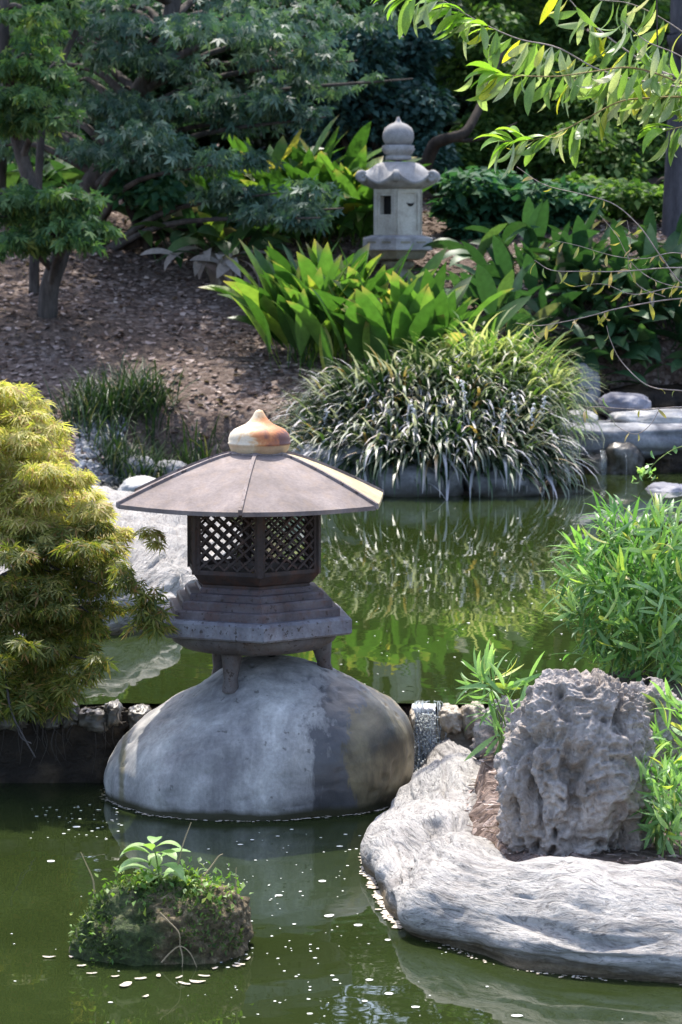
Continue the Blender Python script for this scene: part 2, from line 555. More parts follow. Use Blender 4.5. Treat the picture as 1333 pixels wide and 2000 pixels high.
def ledge_mat(name='weathered_white_rock', dark=1.0, algae_z=(.014, .05)):
    """pale sculpted concrete rock with wood-like grain along U"""
    m, nt, b = new_mat(name)
    tc = N(nt, 'ShaderNodeTexCoord')
    uv = tc.outputs['UV']
    g1 = noise_node(nt, 1.0, 5, .6, mapping(nt, uv, (6, 16, 1)), 1.8)
    g2 = noise_node(nt, 1.0, 6, .7, mapping(nt, uv, (16, 62, 1)), 2.2)
    blot = noise_node(nt, 5, 4, .6, tc.outputs['Object'])
    fine = noise_node(nt, 90, 4, .6, tc.outputs['Object'])
    d = dark
    col = ramp(nt, [(.30, (.28 * d, .26 * d, .245 * d)), (.46, (.44 * d, .415 * d, .39 * d)), (.7, (.56 * d, .53 * d, .495 * d))], g1.outputs[0]).outputs[0]
    crack = ramp(nt, [(.37, g3(.32)), (.46, g3(1.0))], g2.outputs[0]).outputs[0]
    col = mixc(nt, .8, col, crack, 'MULTIPLY')
    col = mixc(nt, .5, col, ramp(nt, [(.3, g3(.7)), (.65, g3(1.12))], blot.outputs[0]).outputs[0], 'MULTIPLY')
    col = mixc(nt, .3, col, ramp(nt, [(.3, g3(.6)), (.7, g3(1.2))], fine.outputs[0]).outputs[0], 'MULTIPLY')
    geo = N(nt, 'ShaderNodeNewGeometry')
    sp = N(nt, 'ShaderNodeSeparateXYZ')
    nt.links.new(geo.outputs['Position'], sp.inputs[0])
    zz = math_n(nt, 'ADD', sp.outputs[2], math_n(nt, 'MULTIPLY', math_n(nt, 'SUBTRACT', blot.outputs[0], .5), .05))
    fac = N(nt, 'ShaderNodeMapRange')
    fac.inputs[1].default_value, fac.inputs[2].default_value = algae_z
    fac.inputs[3].default_value, fac.inputs[4].default_value = 1, 0
    nt.links.new(zz, fac.inputs[0])
    col = mixc(nt, fac.outputs[0], col, mixc(nt, fine.outputs[0], (.07, .05, .03), (.24, .19, .12)))
    nt.links.new(col, b.inputs['Base Color'])
    b.inputs['Roughness'].default_value = .9
    b.inputs['Specular IOR Level'].default_value = .2
    h = math_n(nt, 'ADD', math_n(nt, 'MULTIPLY', g2.outputs[0], 1.0), math_n(nt, 'MULTIPLY', g1.outputs[0], 1.4))
    h = math_n(nt, 'ADD', h, math_n(nt, 'MULTIPLY', fine.outputs[0], .3))
    bump(nt, b, h, 1.0, .014)
    return m


M['ledge'] = ledge_mat()
M['bank_rock'] = ledge_mat('weathered_bank_rock', .88, (.255, .29))


def water_mat(name, base, wscale, wstr, stretch=(1, 1, 1)):
    m, nt, b = new_mat(name)
    tc = N(nt, 'ShaderNodeTexCoord')
    nz = noise_node(nt, 2.2, 3, .5, tc.outputs['Object'])
    col = mixc(nt, nz.outputs[0], tuple(x * .75 for x in base), tuple(x * 1.25 for x in base))
    nt.links.new(col, b.inputs['Base Color'])
    b.inputs['Roughness'].default_value = .015
    b.inputs['IOR'].default_value = 1.36
    w1 = noise_node(nt, wscale, 2, .5, mapping(nt, tc.outputs['Object'], stretch))
    w2 = noise_node(nt, wscale * .33, 2, .5, mapping(nt, tc.outputs['Object'], stretch), .5)
    h = math_n(nt, 'ADD', math_n(nt, 'MULTIPLY', w1.outputs[0], .4), w2.outputs[0])
    bump(nt, b, h, 1.0, wstr)
    return m


M['water_low'] = water_mat('green_pond_water', (.018, .027, .0075), 6, .0022)
M['water_up'] = water_mat('olive_pond_water', (.020, .031, .0075), 5, .0013, (1, .8, 1))


def boulder_mat():
    m, nt, b = new_mat('smooth_grey_boulder')
    tc = N(nt, 'ShaderNodeTexCoord')
    ob = tc.outputs['Object']
    n1 = noise_node(nt, 5, 6, .6, mapping(nt, ob, (1, 1, .7)), .6)
    n2 = noise_node(nt, 90, 5, .65, ob)
    st = noise_node(nt, 9, 5, .65, mapping(nt, ob, (2.2, 2.2, .3)))
    col = ramp(nt, [(.33, (.19, .18, .178)), (.5, (.325, .31, .295)), (.62, (.44, .42, .39)), (.7, (.56, .535, .50))], n1.outputs[0]).outputs[0]
    col = mixc(nt, .55, col, ramp(nt, [(.35, g3(.6)), (.65, g3(1.25))], st.outputs[0]).outputs[0], 'MULTIPLY')
    col = mixc(nt, .5, col, ramp(nt, [(.3, g3(.6)), (.7, g3(1.25))], n2.outputs[0]).outputs[0], 'MULTIPLY')
    sp = N(nt, 'ShaderNodeSeparateXYZ')
    nt.links.new(ob, sp.inputs[0])
    # wet dark run on the lower +x flank, ragged vertical edge
    dx = math_n(nt, 'SUBTRACT', sp.outputs[0], math_n(nt, 'MULTIPLY', sp.outputs[2], .22))
    rag = math_n(nt, 'ADD', math_n(nt, 'MULTIPLY', math_n(nt, 'SUBTRACT', st.outputs[0], .5), .34), math_n(nt, 'MULTIPLY', math_n(nt, 'SUBTRACT', n1.outputs[0], .5), .16))
    mr = N(nt, 'ShaderNodeMapRange')
    mr.inputs[1].default_value, mr.inputs[2].default_value = .10, .145
    nt.links.new(math_n(nt, 'ADD', dx, rag), mr.inputs[0])
    wet = math_n(nt, 'MULTIPLY', mr.outputs[0], .93)
    col = mixc(nt, wet, col, mixc(nt, n1.outputs[0], (.03, .03, .034), (.10, .097, .10)))
    # brown lichen patch near the +x edge
    mr2 = N(nt, 'ShaderNodeMapRange')
    mr2.inputs[1].default_value, mr2.inputs[2].default_value = .235, .26
    nt.links.new(math_n(nt, 'ADD', math_n(nt, 'SUBTRACT', sp.outputs[0], math_n(nt, 'MULTIPLY', math_n(nt, 'ABSOLUTE', math_n(nt, 'SUBTRACT', sp.outputs[2], .16)), .5)), rag), mr2.inputs[0])
    col = mixc(nt, math_n(nt, 'MULTIPLY', mr2.outputs[0], .85), col, ramp(nt, [(.38, (.025, .022, .016)), (.5, (.085, .068, .038)), (.64, (.22, .18, .10))], n1.outputs[0]).outputs[0])
    # a yellow-green seep line down the -x flank and small dark pocks
    sx_ = math_n(nt, 'ABSOLUTE', math_n(nt, 'ADD', math_n(nt, 'ADD', sp.outputs[0], .405), math_n(nt, 'MULTIPLY', math_n(nt, 'SUBTRACT', n1.outputs[0], .5), .06)))
    seep = N(nt, 'ShaderNodeMapRange')
    seep.inputs[1].default_value, seep.inputs[2].default_value = .005, .013
    seep.inputs[3].default_value, seep.inputs[4].default_value = .7, 0
    nt.links.new(sx_, seep.inputs[0])
    hi_ = N(nt, 'ShaderNodeMapRange')
    hi_.inputs[1].default_value, hi_.inputs[2].default_value = .17, .22
    hi_.inputs[3].default_value, hi_.inputs[4].default_value = 1, 0
    nt.links.new(sp.outputs[2], hi_.inputs[0])
    col = mixc(nt, math_n(nt, 'MULTIPLY', seep.outputs[0], hi_.outputs[0]), col, (.15, .125, .05))
    pk = noise_node(nt, 38, 2, .5, ob)
    col = mixc(nt, math_n(nt, 'MULTIPLY', ramp(nt, [(.69, g3(0)), (.73, g3(1))], pk.outputs[0]).outputs[0], .6), col, (.06, .055, .05))
    # waterline band
    mr3 = N(nt, 'ShaderNodeMapRange')
    mr3.inputs[1].default_value, mr3.inputs[2].default_value = .016, .034
    mr3.inputs[3].default_value, mr3.inputs[4].default_value = 1, 0
    nt.links.new(math_n(nt, 'ADD', sp.outputs[2], math_n(nt, 'MULTIPLY', math_n(nt, 'SUBTRACT', n1.outputs[0], .5), .03)), mr3.inputs[0])
    col = mixc(nt, mr3.outputs[0], col, (.045, .042, .022))
    nt.links.new(col, b.inputs['Base Color'])
    rr = mixc(nt, mr.outputs[0], g3(.72), g3(.42))
    nt.links.new(rr, b.inputs['Roughness'])
    b.inputs['Specular IOR Level'].default_value = .35
    h = math_n(nt, 'ADD', n1.outputs[0], math_n(nt, 'MULTIPLY', n2.outputs[0], .25))
    bump(nt, b, h, .35, .012)
    return m


M['boulder'] = boulder_mat()


def lava_mat():
    m, nt, b = new_mat('porous_volcanic_rock')
    tc = N(nt, 'ShaderNodeTexCoord')
    ob = tc.outputs['Object']
    n1 = noise_node(nt, 8, 6, .65, ob, .8)
    n2 = noise_node(nt, 70, 5, .7, ob)
    vo = N(nt, 'ShaderNodeTexVoronoi')
    vo.inputs['Scale'].default_value = 55
    nt.links.new(mapping(nt, ob, (1, 1, .7)), vo.inputs['Vector'])
    col = ramp(nt, [(.28, (.20, .165, .135)), (.45, (.34, .295, .26)), (.58, (.45, .40, .365)), (.72, (.58, .53, .49))], n1.outputs[0]).outputs[0]
    col = mixc(nt, .6, col, ramp(nt, [(.3, g3(.5)), (.7, g3(1.35))], n2.outputs[0]).outputs[0], 'MULTIPLY')
    nt.links.new(col, b.inputs['Base Color'])
    b.inputs['Roughness'].default_value = .95
    b.inputs['Specular IOR Level'].default_value = .15
    pit = ramp(nt, [(.0, g3(0)), (.28, g3(1))], vo.outputs['Distance']).outputs[0]
    h = math_n(nt, 'ADD', math_n(nt, 'MULTIPLY', pit, .6), math_n(nt, 'ADD', n2.outputs[0], n1.outputs[0]))
    bump(nt, b, h, 1.0, .012)
    return m


M['lava'] = lava_mat()


def iron_mat(name, c0, c1, c2, rust, rf=.5, rough=.6, metal=.0, pits=True):
    m, nt, b = new_mat(name)
    tc = N(nt, 'ShaderNodeTexCoord')
    ob = tc.outputs['Object']
    n1 = noise_node(nt, 9, 5, .6, ob, .5)
    n2 = noise_node(nt, 110, 4, .6, ob)
    n3 = noise_node(nt, 26, 5, .7, mapping(nt, ob, (1, 1, .6)))
    col = ramp(nt, [(.3, c0), (.5, c1), (.7, c2)], n1.outputs[0]).outputs[0]
    col = mixc(nt, .45, col, ramp(nt, [(.3, g3(.6)), (.7, g3(1.25))], n2.outputs[0]).outputs[0], 'MULTIPLY')
    rfac = math_n(nt, 'MULTIPLY', ramp(nt, [(.48, g3(0)), (.66, g3(1))], n3.outputs[0]).outputs[0], rf)
    col = mixc(nt, rfac, col, rust)
    if pits:
        dots = noise_node(nt, 75, 2, .5, ob)
        col = mixc(nt, math_n(nt, 'MULTIPLY', ramp(nt, [(.62, g3(0)), (.67, g3(1))], dots.outputs[0]).outputs[0], .75), col, (.03, .018, .012))
    nt.links.new(col, b.inputs['Base Color'])
    b.inputs['Roughness'].default_value = rough
    b.inputs['Metallic'].default_value = metal
    b.inputs['Specular IOR Level'].default_value = .3
    bump(nt, b, math_n(nt, 'ADD', n2.outputs[0], n3.outputs[0]), .35, .003)
    return m


M['iron_roof'] = iron_mat('mauve_roof_iron', (.125, .10, .094), (.185, .15, .142), (.255, .21, .195), (.24, .17, .12), .35, .75, pits=False)
M['iron_rib'] = iron_mat('roof_rib_iron', (.14, .11, .10), (.20, .165, .16), (.28, .24, .22), (.12, .07, .05), .5, .75)
M['iron_ylw'] = iron_mat('yellow_roof_iron', (.30, .24, .15), (.45, .36, .20), (.55, .45, .26), (.24, .17, .12), .5, .75, pits=False)  # lighter yellow tone for a single roof panel
M['iron_box'] = iron_mat('dark_rusty_iron', (.030, .022, .021), (.048, .035, .033), (.075, .055, .052), (.10, .04, .022), .5, .65)
M['iron_plat'] = iron_mat('blue_patina_iron', (.11, .105, .12), (.17, .165, .185), (.25, .245, .265), (.10, .06, .05), .5, .6)
M['iron_step'] = iron_mat('brown_patina_iron', (.065, .05, .052), (.10, .08, .083), (.16, .135, .14), (.11, .05, .035), .55, .6)
M['iron_bowl'] = iron_mat('pitted_grey_iron', (.07, .058, .056), (.105, .09, .088), (.15, .135, .13), (.10, .06, .04), .5, .7)


def finial_mat():
    m, nt, b = new_mat('cream_and_rust_finial')
    tc = N(nt, 'ShaderNodeTexCoord')
    ob = tc.outputs['Object']
    n1 = noise_node(nt, 22, 5, .65, ob, .5)
    n2 = noise_node(nt, 120, 3, .6, ob)
    sp = N(nt, 'ShaderNodeSeparateXYZ')
    nt.links.new(ob, sp.inputs[0])
    f = math_n(nt, 'ADD', math_n(nt, 'MULTIPLY', math_n(nt, 'ADD', sp.outputs[0], math_n(nt, 'MULTIPLY', sp.outputs[1], -.35)), 5.0), n1.outputs[0])
    col = ramp(nt, [(.40, (.64, .54, .40)), (.52, (.60, .42, .24)), (.66, (.50, .22, .08)), (.8, (.42, .14, .045)), (.97, (.13, .05, .04))], f).outputs[0]
    low = N(nt, 'ShaderNodeMapRange')
    low.inputs[1].default_value, low.inputs[2].default_value = .030, .034
    low.inputs[3].default_value, low.inputs[4].default_value = .75, 0
    nt.links.new(sp.outputs[2], low.inputs[0])
    col = mixc(nt, low.outputs[0], col, mixc(nt, n1.outputs[0], (.60, .50, .33), (.40, .25, .13)))
    col = mixc(nt, .3, col, ramp(nt, [(.3, g3(.65)), (.7, g3(1.2))], n2.outputs[0]).outputs[0], 'MULTIPLY')
    nt.links.new(col, b.inputs['Base Color'])
    b.inputs['Roughness'].default_value = .6
    bump(nt, b, n2.outputs[0], .25, .002)
    return m


M['finial'] = finial_mat()


def moss_rock_mat():
    m, nt, b = new_mat('moss_covered_rock')
    tc = N(nt, 'ShaderNodeTexCoord')
    ob = tc.outputs['Object']
    n1 = noise_node(nt, 11, 5, .65, ob, .5)
    n2 = noise_node(nt, 70, 5, .7, ob)
    sp = N(nt, 'ShaderNodeSeparateXYZ')
    nt.links.new(ob, sp.inputs[0])
    side = ramp(nt, [(.40, g3(0)), (.60, g3(1))], math_n(nt, 'ADD', n1.outputs[0], math_n(nt, 'MULTIPLY', sp.outputs[0], 1.2))).outputs[0]
    green = ramp(nt, [(.3, (.03, .036, .014)), (.55, (.065, .09, .025)), (.75, (.13, .15, .05))], n2.outputs[0]).outputs[0]
    brown = ramp(nt, [(.3, (.045, .033, .018)), (.55, (.16, .12, .06)), (.72, (.38, .31, .19))], n2.outputs[0]).outputs[0]
    nt.links.new(mixc(nt, side, green, brown), b.inputs['Base Color'])
    b.inputs['Roughness'].default_value = .9
    bump(nt, b, math_n(nt, 'ADD', n1.outputs[0], n2.outputs[0]), 1.0, .018)
    return m


M['moss_rock'] = moss_rock_mat()


def fall_mat():
    m, nt, b = new_mat('falling_water')
    b.inputs['Base Color'].default_value = (.85, .9, .93, 1)
    b.inputs['Roughness'].default_value = .08
    b.inputs['IOR'].default_value = 1.33
    b.inputs['Transmission Weight'].default_value = .8
    tc = N(nt, 'ShaderNodeTexCoord')
    n = noise_node(nt, 40, 3, .6, mapping(nt, tc.outputs['Object'], (2, 2, .4)))
    bump(nt, b, n.outputs[0], .8, .01)
    return m


M['fall'] = fall_mat()
m_, nt_, b_ = new_mat('white_foam')
n_ = noise_node(nt_, 60, 3, .6, N(nt_, 'ShaderNodeTexCoord').outputs['Object'])
nt_.links.new(ramp(nt_, [(.3, (.42, .44, .40)), (.7, (.74, .75, .72))], n_.outputs[0]).outputs[0], b_.inputs['Base Color'])
b_.inputs['Roughness'].default_value = .6
M['foam'] = m_
m_, nt_, b_ = new_mat('tan_scum')
n_ = noise_node(nt_, 45, 4, .6, N(nt_, 'ShaderNodeTexCoord').outputs['Object'])
nt_.links.new(ramp(nt_, [(.3, (.26, .20, .13)), (.7, (.66, .60, .52))], n_.outputs[0]).outputs[0], b_.inputs['Base Color'])
b_.inputs['Roughness'].default_value = .7
M['scum'] = m_

# ------------------------------------------------------------------ terrain
ZU = 0.24


def poly_sd(X, Y, poly):
    """signed distance, negative inside"""
    poly = np.asarray(poly, float)
    d = np.full(X.shape, 1e9)
    inside = np.zeros(X.shape, bool)
    n = len(poly)
    for i in range(n):
        a, b = poly[i], poly[(i + 1) % n]
        e = b - a
        t = np.clip(((X - a[0]) * e[0] + (Y - a[1]) * e[1]) / (e @ e), 0, 1)
        d = np.minimum(d, np.hypot(X - a[0] - t * e[0], Y - a[1] - t * e[1]))
        c = ((a[1] > Y) != (b[1] > Y))
        xx = a[0] + (Y - a[1]) * e[0] / (e[1] if abs(e[1]) > 1e-9 else 1e-9)
        inside ^= c & (X < xx)
    return np.where(inside, -d, d)


def gp(pts, z):
    return [tuple(G(x, y, z)[:2]) for x, y in pts]


POLY_U = [(-4.2, 8.74), (.42, 8.74)] + gp([(958, 1392), (1000, 1352), (1090, 1325), (1200, 1312), (1400, 1290)], ZU) + [(2.6, 10.2), (3.6, 13), (3.8, 17.6)] + \
    gp([(1250, 922), (1110, 926), (1075, 950), (1040, 970), (800, 970), (640, 966), (500, 940), (330, 940), (230, 962), (200, 985), (300, 1010), (400, 1050), (440, 1100), (400, 1170), (330, 1215), (200, 1240)], ZU) + [(-1.6, 10.0), (-4.2, 9.9)]
POLY_L = [(-4.5, 3.6), (4.5, 3.6), (4.5, 6.0), (1.2, 6.45)] + gp([(1150, 1780), (1030, 1770), (940, 1720), (890, 1670), (880, 1625), (900, 1580), (925, 1535), (910, 1500)], 0.08) + [(.40, 8.66), (-4.5, 8.66)]


def land(X, Y):
    base = np.where(Y < 6, .15, .15 + .15 * sstep(6.8, 9.0, Y))
    hill = np.where(Y > 12, .30, 0) + .30 * np.clip(Y - 15.9, 0, 5.2) + .08 * np.clip(Y - 21.1, 0, 9) + .12 * np.clip(Y - 30.1, 0, 60)
    cas = sstep(1.0, 1.35, X) * (Y < 24)
    hill = np.where(Y > 12, hill * (1 - cas) + cas * (.30 + (hill - .30) * sstep(18.3, 19.3, Y)), hill)
    P = np.stack([X.ravel() * .8, Y.ravel() * .8, np.zeros(X.size)], 1)
    hill = hill + (.10 * fbm(P, 3, 5).reshape(X.shape)) * sstep(16, 18, Y)
    side = .30 + .10 * np.clip(np.abs(X) - 1.5, 0, 8)
    return np.maximum(base, np.maximum(hill, np.where(Y > 9, side, 0)))


def ground_z(X, Y):
    X, Y = np.atleast_1d(np.asarray(X, float)), np.atleast_1d(np.asarray(Y, float))
    z = land(X, Y)
    for poly, lv, wdt in ((POLY_U, ZU, .30), (POLY_L, 0.0, .06)):
        d = poly_sd(X, Y, poly)
        s = sstep(0, wdt, d)
        z = np.where(d > 0, np.minimum(z, z * s + (lv - .02) * (1 - s)), np.minimum(z, lv - .02 - .45 * sstep(0, .4, -d)))
    return z


def gz(x, y):
    return float(ground_z(x, y)[0])


xs = np.unique(np.concatenate([np.arange(-4, 4.01, .07), -4 - np.geomspace(.07, 70, 40), 4 + np.geomspace(.07, 70, 40)]))
ys = np.unique(np.concatenate([np.arange(5.5, 22, .07), 5.5 - np.geomspace(.1, 20, 20), 22 + np.geomspace(.1, 120, 60)]))
GX, GY = np.meshgrid(xs, ys, indexing='ij')
GZ = ground_z(GX, GY)
GZ = GZ + .018 * fbm(np.stack([GX.ravel() * 5, GY.ravel() * 5, np.zeros(GX.size)], 1), 3, 9).reshape(GX.shape) * (GZ > .3)
mb = MB().add(np.stack([GX, GY, GZ], 2).reshape(-1, 3), grid_faces(len(xs), len(ys)))
solo('ground', mb, M['ground'], (0, 0, 0), kind='structure')


def sheet(poly, z, step=None):
    p = np.array([[x, y, z] for x, y in poly])
    return MB().add(p, [list(range(len(p)))])


solo('lower_pond_water', sheet([(-6, 3), (6, 3), (6, 8.7), (-6, 8.7)], 0.0), M['water_low'], (0, 0, 0), kind='structure')
_ex = np.linspace(-6, 6, 420)
_ey = 8.655 + .030 * fbm(np.stack([_ex * 6, _ex * 0, _ex * 0], 1), 3, 91)
solo('upper_pond_water', sheet(list(zip(_ex, _ey)) + [(6, 20), (-6, 20)], ZU), M['water_up'], (0, 0, 0), kind='structure')


# ------------------------------------------------------------------ rocks
def loft(sil, Y0, depth, sq=2.3, n=160, m=100, seed=0, amp=.012, freq=5, topcap=True):
    """rock whose outline follows (row, left px, right px) at distance Y0"""
    sil = np.asarray(sil, float)
    C = catmull(sil, m)
    amax = (sil[:, 2] - sil[:, 1]).max() / 2
    a = np.linspace(0, 2 * np.pi, n, endpoint=False)
    ca, sa = np.cos(a), np.sin(a)
    ex = np.sign(ca) * np.abs(ca) ** (2 / sq)
    ey = np.sign(sa) * np.abs(sa) ** (2 / sq)
    V = np.zeros((n, m, 3))
    for j, (row, xl, xr) in enumerate(C):
        p0, p1 = W(xl, row, Y0), W(xr, row, Y0)
        c, h = (p0 + p1) / 2, (p1[0] - p0[0]) / 2
        V[:, j, 0] = c[0] + h * ex
        V[:, j, 1] = Y0 + depth / 2 * (max(xr - xl, 0) / 2 / amax) * ey
        V[:, j, 2] = c[2]
    P = V.reshape(-1, 3)
    return P, grid_faces(n, m, True)


def normals(P, nu, nv, wrap=True):
    A = P.reshape(nu, nv, 3)
    if wrap:
        du = np.roll(A, -1, 0) - np.roll(A, 1, 0)
    else:
        du = np.gradient(A, axis=0)
    dv = np.gradient(A, axis=1)
    n = np.cross(du, dv).reshape(-1, 3)
    return n / (np.linalg.norm(n, axis=1)[:, None] + 1e-9)


# large egg-shaped boulder carrying the iron lantern
BY = 8.42
sil = [(1690, 330, 690), (1640, 262, 752), (1580, 214, 786), (1540, 203, 798), (1500, 206, 805), (1450, 230, 807), (1405, 272, 795), (1365, 326, 760), (1335, 378, 712), (1310, 424, 655), (1295, 462, 606), (1287, 500, 560), (1285, 522, 538)]
P, Fc = loft(sil, BY, .82, 2.15, 200, 130)
nn = normals(P, 200, 130)
P = P + nn * (.020 * fbm(P * 4.0, 4, 3) + .005 * fbm(P * 18, 3, 8) - .006 * sstep(.45, .6, fbm(P * 30, 2, 12)))[:, None]
bl = W(505, 1553, BY); bl[2] = 0
solo('boulder', MB().add(P, Fc), M['boulder'], bl, 'large smooth grey egg-shaped boulder carrying the iron lantern', 'boulder')
BOULDER = P


def boulder_top(x, y):
    d = np.hypot(BOULDER[:, 0] - x, BOULDER[:, 1] - y)
    k = np.argsort(d)[:14]
    return BOULDER[k, 2].max()


# porous standing rock and its two lower neighbours
def lava_rock(name, label, sil, Y0, depth, seed, n=320, m=240, big=.022):
    P, Fc = loft(sil, Y0, depth, 2.7, n, m)
    nn = normals(P, n, m)
    wp = P + .035 * np.stack([fbm(P * 9, 3, seed + k) for k in (20, 21, 22)], 1)
    rid = lambda q, sd_: 1 - 2 * np.abs(fbm(q, 3, sd_))
    d = .030 * fbm(P * 6, 3, seed) + .022 * (rid(wp * np.array([11, 11, 6]), seed + 1) - .5)
    d += -.050 * sstep(.12, .42, fbm(wp * np.array([15, 15, 5]) + 3.3, 3, seed + 5))
    pick = sstep(-.1, .25, fbm(P * 7, 2, seed + 9))
    w = worley(wp * np.array([24, 24, 15]), seed + 2)
    d += -.050 * (1 - sstep(.12, .40, w)) * pick
    d += .020 * (rid(wp * 30, seed + 6) - .55) + .008 * fbm(P * 70, 3, seed + 7)
    d *= big / .022
    P = P + nn * d[:, None]
    c = W((sil[0][1] + sil[0][2]) / 2, sil[0][0], Y0)
    return solo(name, MB().add(P, Fc), M['lava'], c, label, 'rock')


lava_rock('porous_rock', 'tall upright grey porous rock full of pits and grooves', [(1735, 985, 1262), (1680, 990, 1262), (1620, 988, 1266), (1560, 978, 1268), (1490, 972, 1270), (1440, 992, 1262), (1390, 1022, 1248), (1358, 1046, 1234), (1338, 1060, 1224), (1328, 1070, 1208), (1324, 1080, 1188), (1322, 1092, 1160), (1321, 1108, 1130)], 7.02, .30, 11)
lava_rock('low_porous_rock', 'low rounded porous rock peeping out behind the tall porous rock', [(1500, 1190, 1345), (1440, 1180, 1345), (1390, 1192, 1335), (1355, 1215, 1305), (1340, 1235, 1285), (1338, 1250, 1270)], 7.75, .28, 31, 140, 90)
lava_rock('small_porous_rock', 'small pale porous rock beside the little waterfall among bamboo', [(1520, 935, 1060), (1450, 930, 1060), (1405, 945, 1050), (1378, 965, 1030), (1368, 985, 1010)], 8.25, .22, 41, 120, 80)


# pale sculpted ledge with wood-like grain
def ledge_surface(cols, nu, nv, amp, seed, bl_=None):
    """cols: list of rows of world points, lofted smoothly in both directions"""
    A = np.asarray(cols, float)                       # (cols, rows, 3)
    A = catmull(A, nu)
    A = np.swapaxes(catmull(np.swapaxes(A, 0, 1), nv), 0, 1)
    P = A.reshape(-1, 3)
    nn = normals(P, nu, nv, False)
    du = np.linalg.norm(np.diff(A[:, nv // 2], axis=0), axis=1)
    u = np.concatenate([[0], np.cumsum(du)])
    dv = np.linalg.norm(np.diff(A[nu // 2], axis=0), axis=1)
    v = np.concatenate([[0], np.cumsum(dv)])
    U, Vv = np.meshgrid(u, v, indexing='ij')
    uvp = np.stack([U.ravel(), Vv.ravel(), np.zeros(U.size)], 1)
    wob = uvp + np.stack([np.zeros(U.size), .06 * fbm(uvp * np.array([3, 3, 1]), 2, seed + 1), np.zeros(U.size)], 1)
    d = amp * (1.3 * fbm(P * 4.2, 2, seed) + .34 * fbm(wob * np.array([4.5, 17, 1]), 4, seed + 3) - .34 * sstep(.15, .45, fbm(wob * np.array([3.0, 26, 1]), 3, seed + 6)) + .10 * fbm(P * 30, 3, seed + 8))
    P = P + nn * d[:, None]
    return P, grid_faces(nu, nv), np.stack([U.ravel(), Vv.ravel()], 1)


lg = [  # waterline px, crest px, crest z
    ((826, 1496), (925, 1482), .13), ((796, 1558), (950, 1512), .14), ((768, 1606), (925, 1560), .145), ((722, 1668), (900, 1604), .145), ((738, 1729), (930, 1636), .15),
    ((786, 1806), (972, 1678), .165), ((872, 1842), (1030, 1684), .185), ((990, 1888), (1085, 1672), .20), ((1150, 1908), (1190, 1678), .205), ((1333, 1922), (1333, 1690), .205), ((1560, 1938), (1560, 1705), .21), ((1900, 1950), (1900, 1715), .21)]
cols = []
for k, (w, c, cz) in enumerate(lg):
    w3 = G(w[0], w[1], 0.0)
    c3 = G(c[0], c[1], cz)
    cz = cz - (.022 if k > 5 else .0); c3[2] = cz
    h = c3 - w3; h[2] = 0
    hl = np.linalg.norm(h); h = h / hl
    und = w3 + h * .03; und[2] = -.10
    lobe = .045 * math.sin(k * 2.4 + .6)
    m1 = w3 + h * hl * .02 - h * (.012 + lobe * .6); m1[2] = cz * .40
    m2 = w3 + h * hl * .26 - h * lobe * .5; m2[2] = cz * .80 + lobe * .25
    m3 = w3 + h * hl * .62; m3[2] = cz * 1.0 + .012
    inn = c3 + h * .08; inn[2] = cz - .05
    inn2 = c3 + h * .12; inn2[2] = cz - .16
    cols.append([und, w3, m1, m2, m3, c3, inn, inn2])
P, Fc, UV = ledge_surface(cols, 460, 150, .032, 3)
lnn = normals(P, 460, 150, False)
lnn = np.where(lnn[:, 2:3].mean() < 0, -1, 1) * lnn


def carve(P, pts, z, wd, dep):
    C = catmull(np.array([G(x, y, zz_) for (x, y), zz_ in zip(pts, z)]), 40)
    d = np.min(np.linalg.norm(P[:, None] - C[None], axis=2), axis=1)
    d = d * (1 + .35 * fbm(P * 25, 2, 55))
    return P + lnn * (dep * np.exp(-(d / wd) ** 2))[:, None]


P = carve(P, [(850, 1612), (812, 1668), (786, 1720), (776, 1785)], (.14, .12, .08, .03), .022, -.030)
P = carve(P, [(752, 1645), (760, 1690)], (.09, .07), .055, .022)
P = carve(P, [(806, 1686), (840, 1700), (872, 1706)], (.11, .11, .11), .012, -.022)
P = carve(P, [(985, 1690), (1040, 1716), (1120, 1722)], (.15, .15, .15), .016, -.016)
P = carve(P, [(1060, 1800), (1180, 1812), (1333, 1800)], (.08, .08, .09), .022, -.020)
P = carve(P, [(880, 1760), (960, 1790)], (.08, .07), .05, .018)
solo('ledge_rock', MB().add(P, Fc, UV), M['ledge'], (G(1000, 1700, .1)), 'long pale weathered ledge with wood-like grain below the porous rock', 'rock', uv=True)

# bright bank rock along the far side of the upper pool behind the iron lantern
bk = [((-200, 1236), (-200, 1120), .50, .30), ((0, 1240), (0, 1110), .50, .3), ((150, 1244), (150, 1090), .52, .3), ((255, 1236), (215, 1085), .50, .3), ((345, 1210), (250, 1070), .46, .3), ((402, 1170), (265, 1050), .44, .3), ((440, 1120), (275, 1030), .42, .3), ((452, 1075), (290, 1010), .40, .3), ((420, 1035), (250, 995), .38, .3), ((340, 1005), (200, 985), .36, .3), ((240, 985), (130, 975), .34, .3)]
cols = []
for k, (w, c, cz, _) in enumerate(bk):
    w3 = G(w[0], w[1], ZU)
    c3 = G(c[0], c[1], cz)
    h = c3 - w3; h[2] = 0
    hl = np.linalg.norm(h); h = h / hl
    und = w3 + h * .04; und[2] = ZU - .12
    lobe = .05 * math.sin(k * 2.1)
    m1 = w3 - h * (.03 + lobe * .4); m1[2] = ZU + (cz - ZU) * .42
    m2 = w3 + h * hl * .16; m2[2] = ZU + (cz - ZU) * .78 + lobe * .3
    m3 = w3 + h * hl * .5; m3[2] = cz + lobe * .4
    inn = c3 + h * .3; inn[2] = cz - .02
    inn2 = c3 + h * .7; inn2[2] = cz - .2
    cols.append([und, w3, m1, m2, m3, c3, inn, inn2])
P, Fc, UV = ledge_surface(cols, 320, 120, .045, 13)
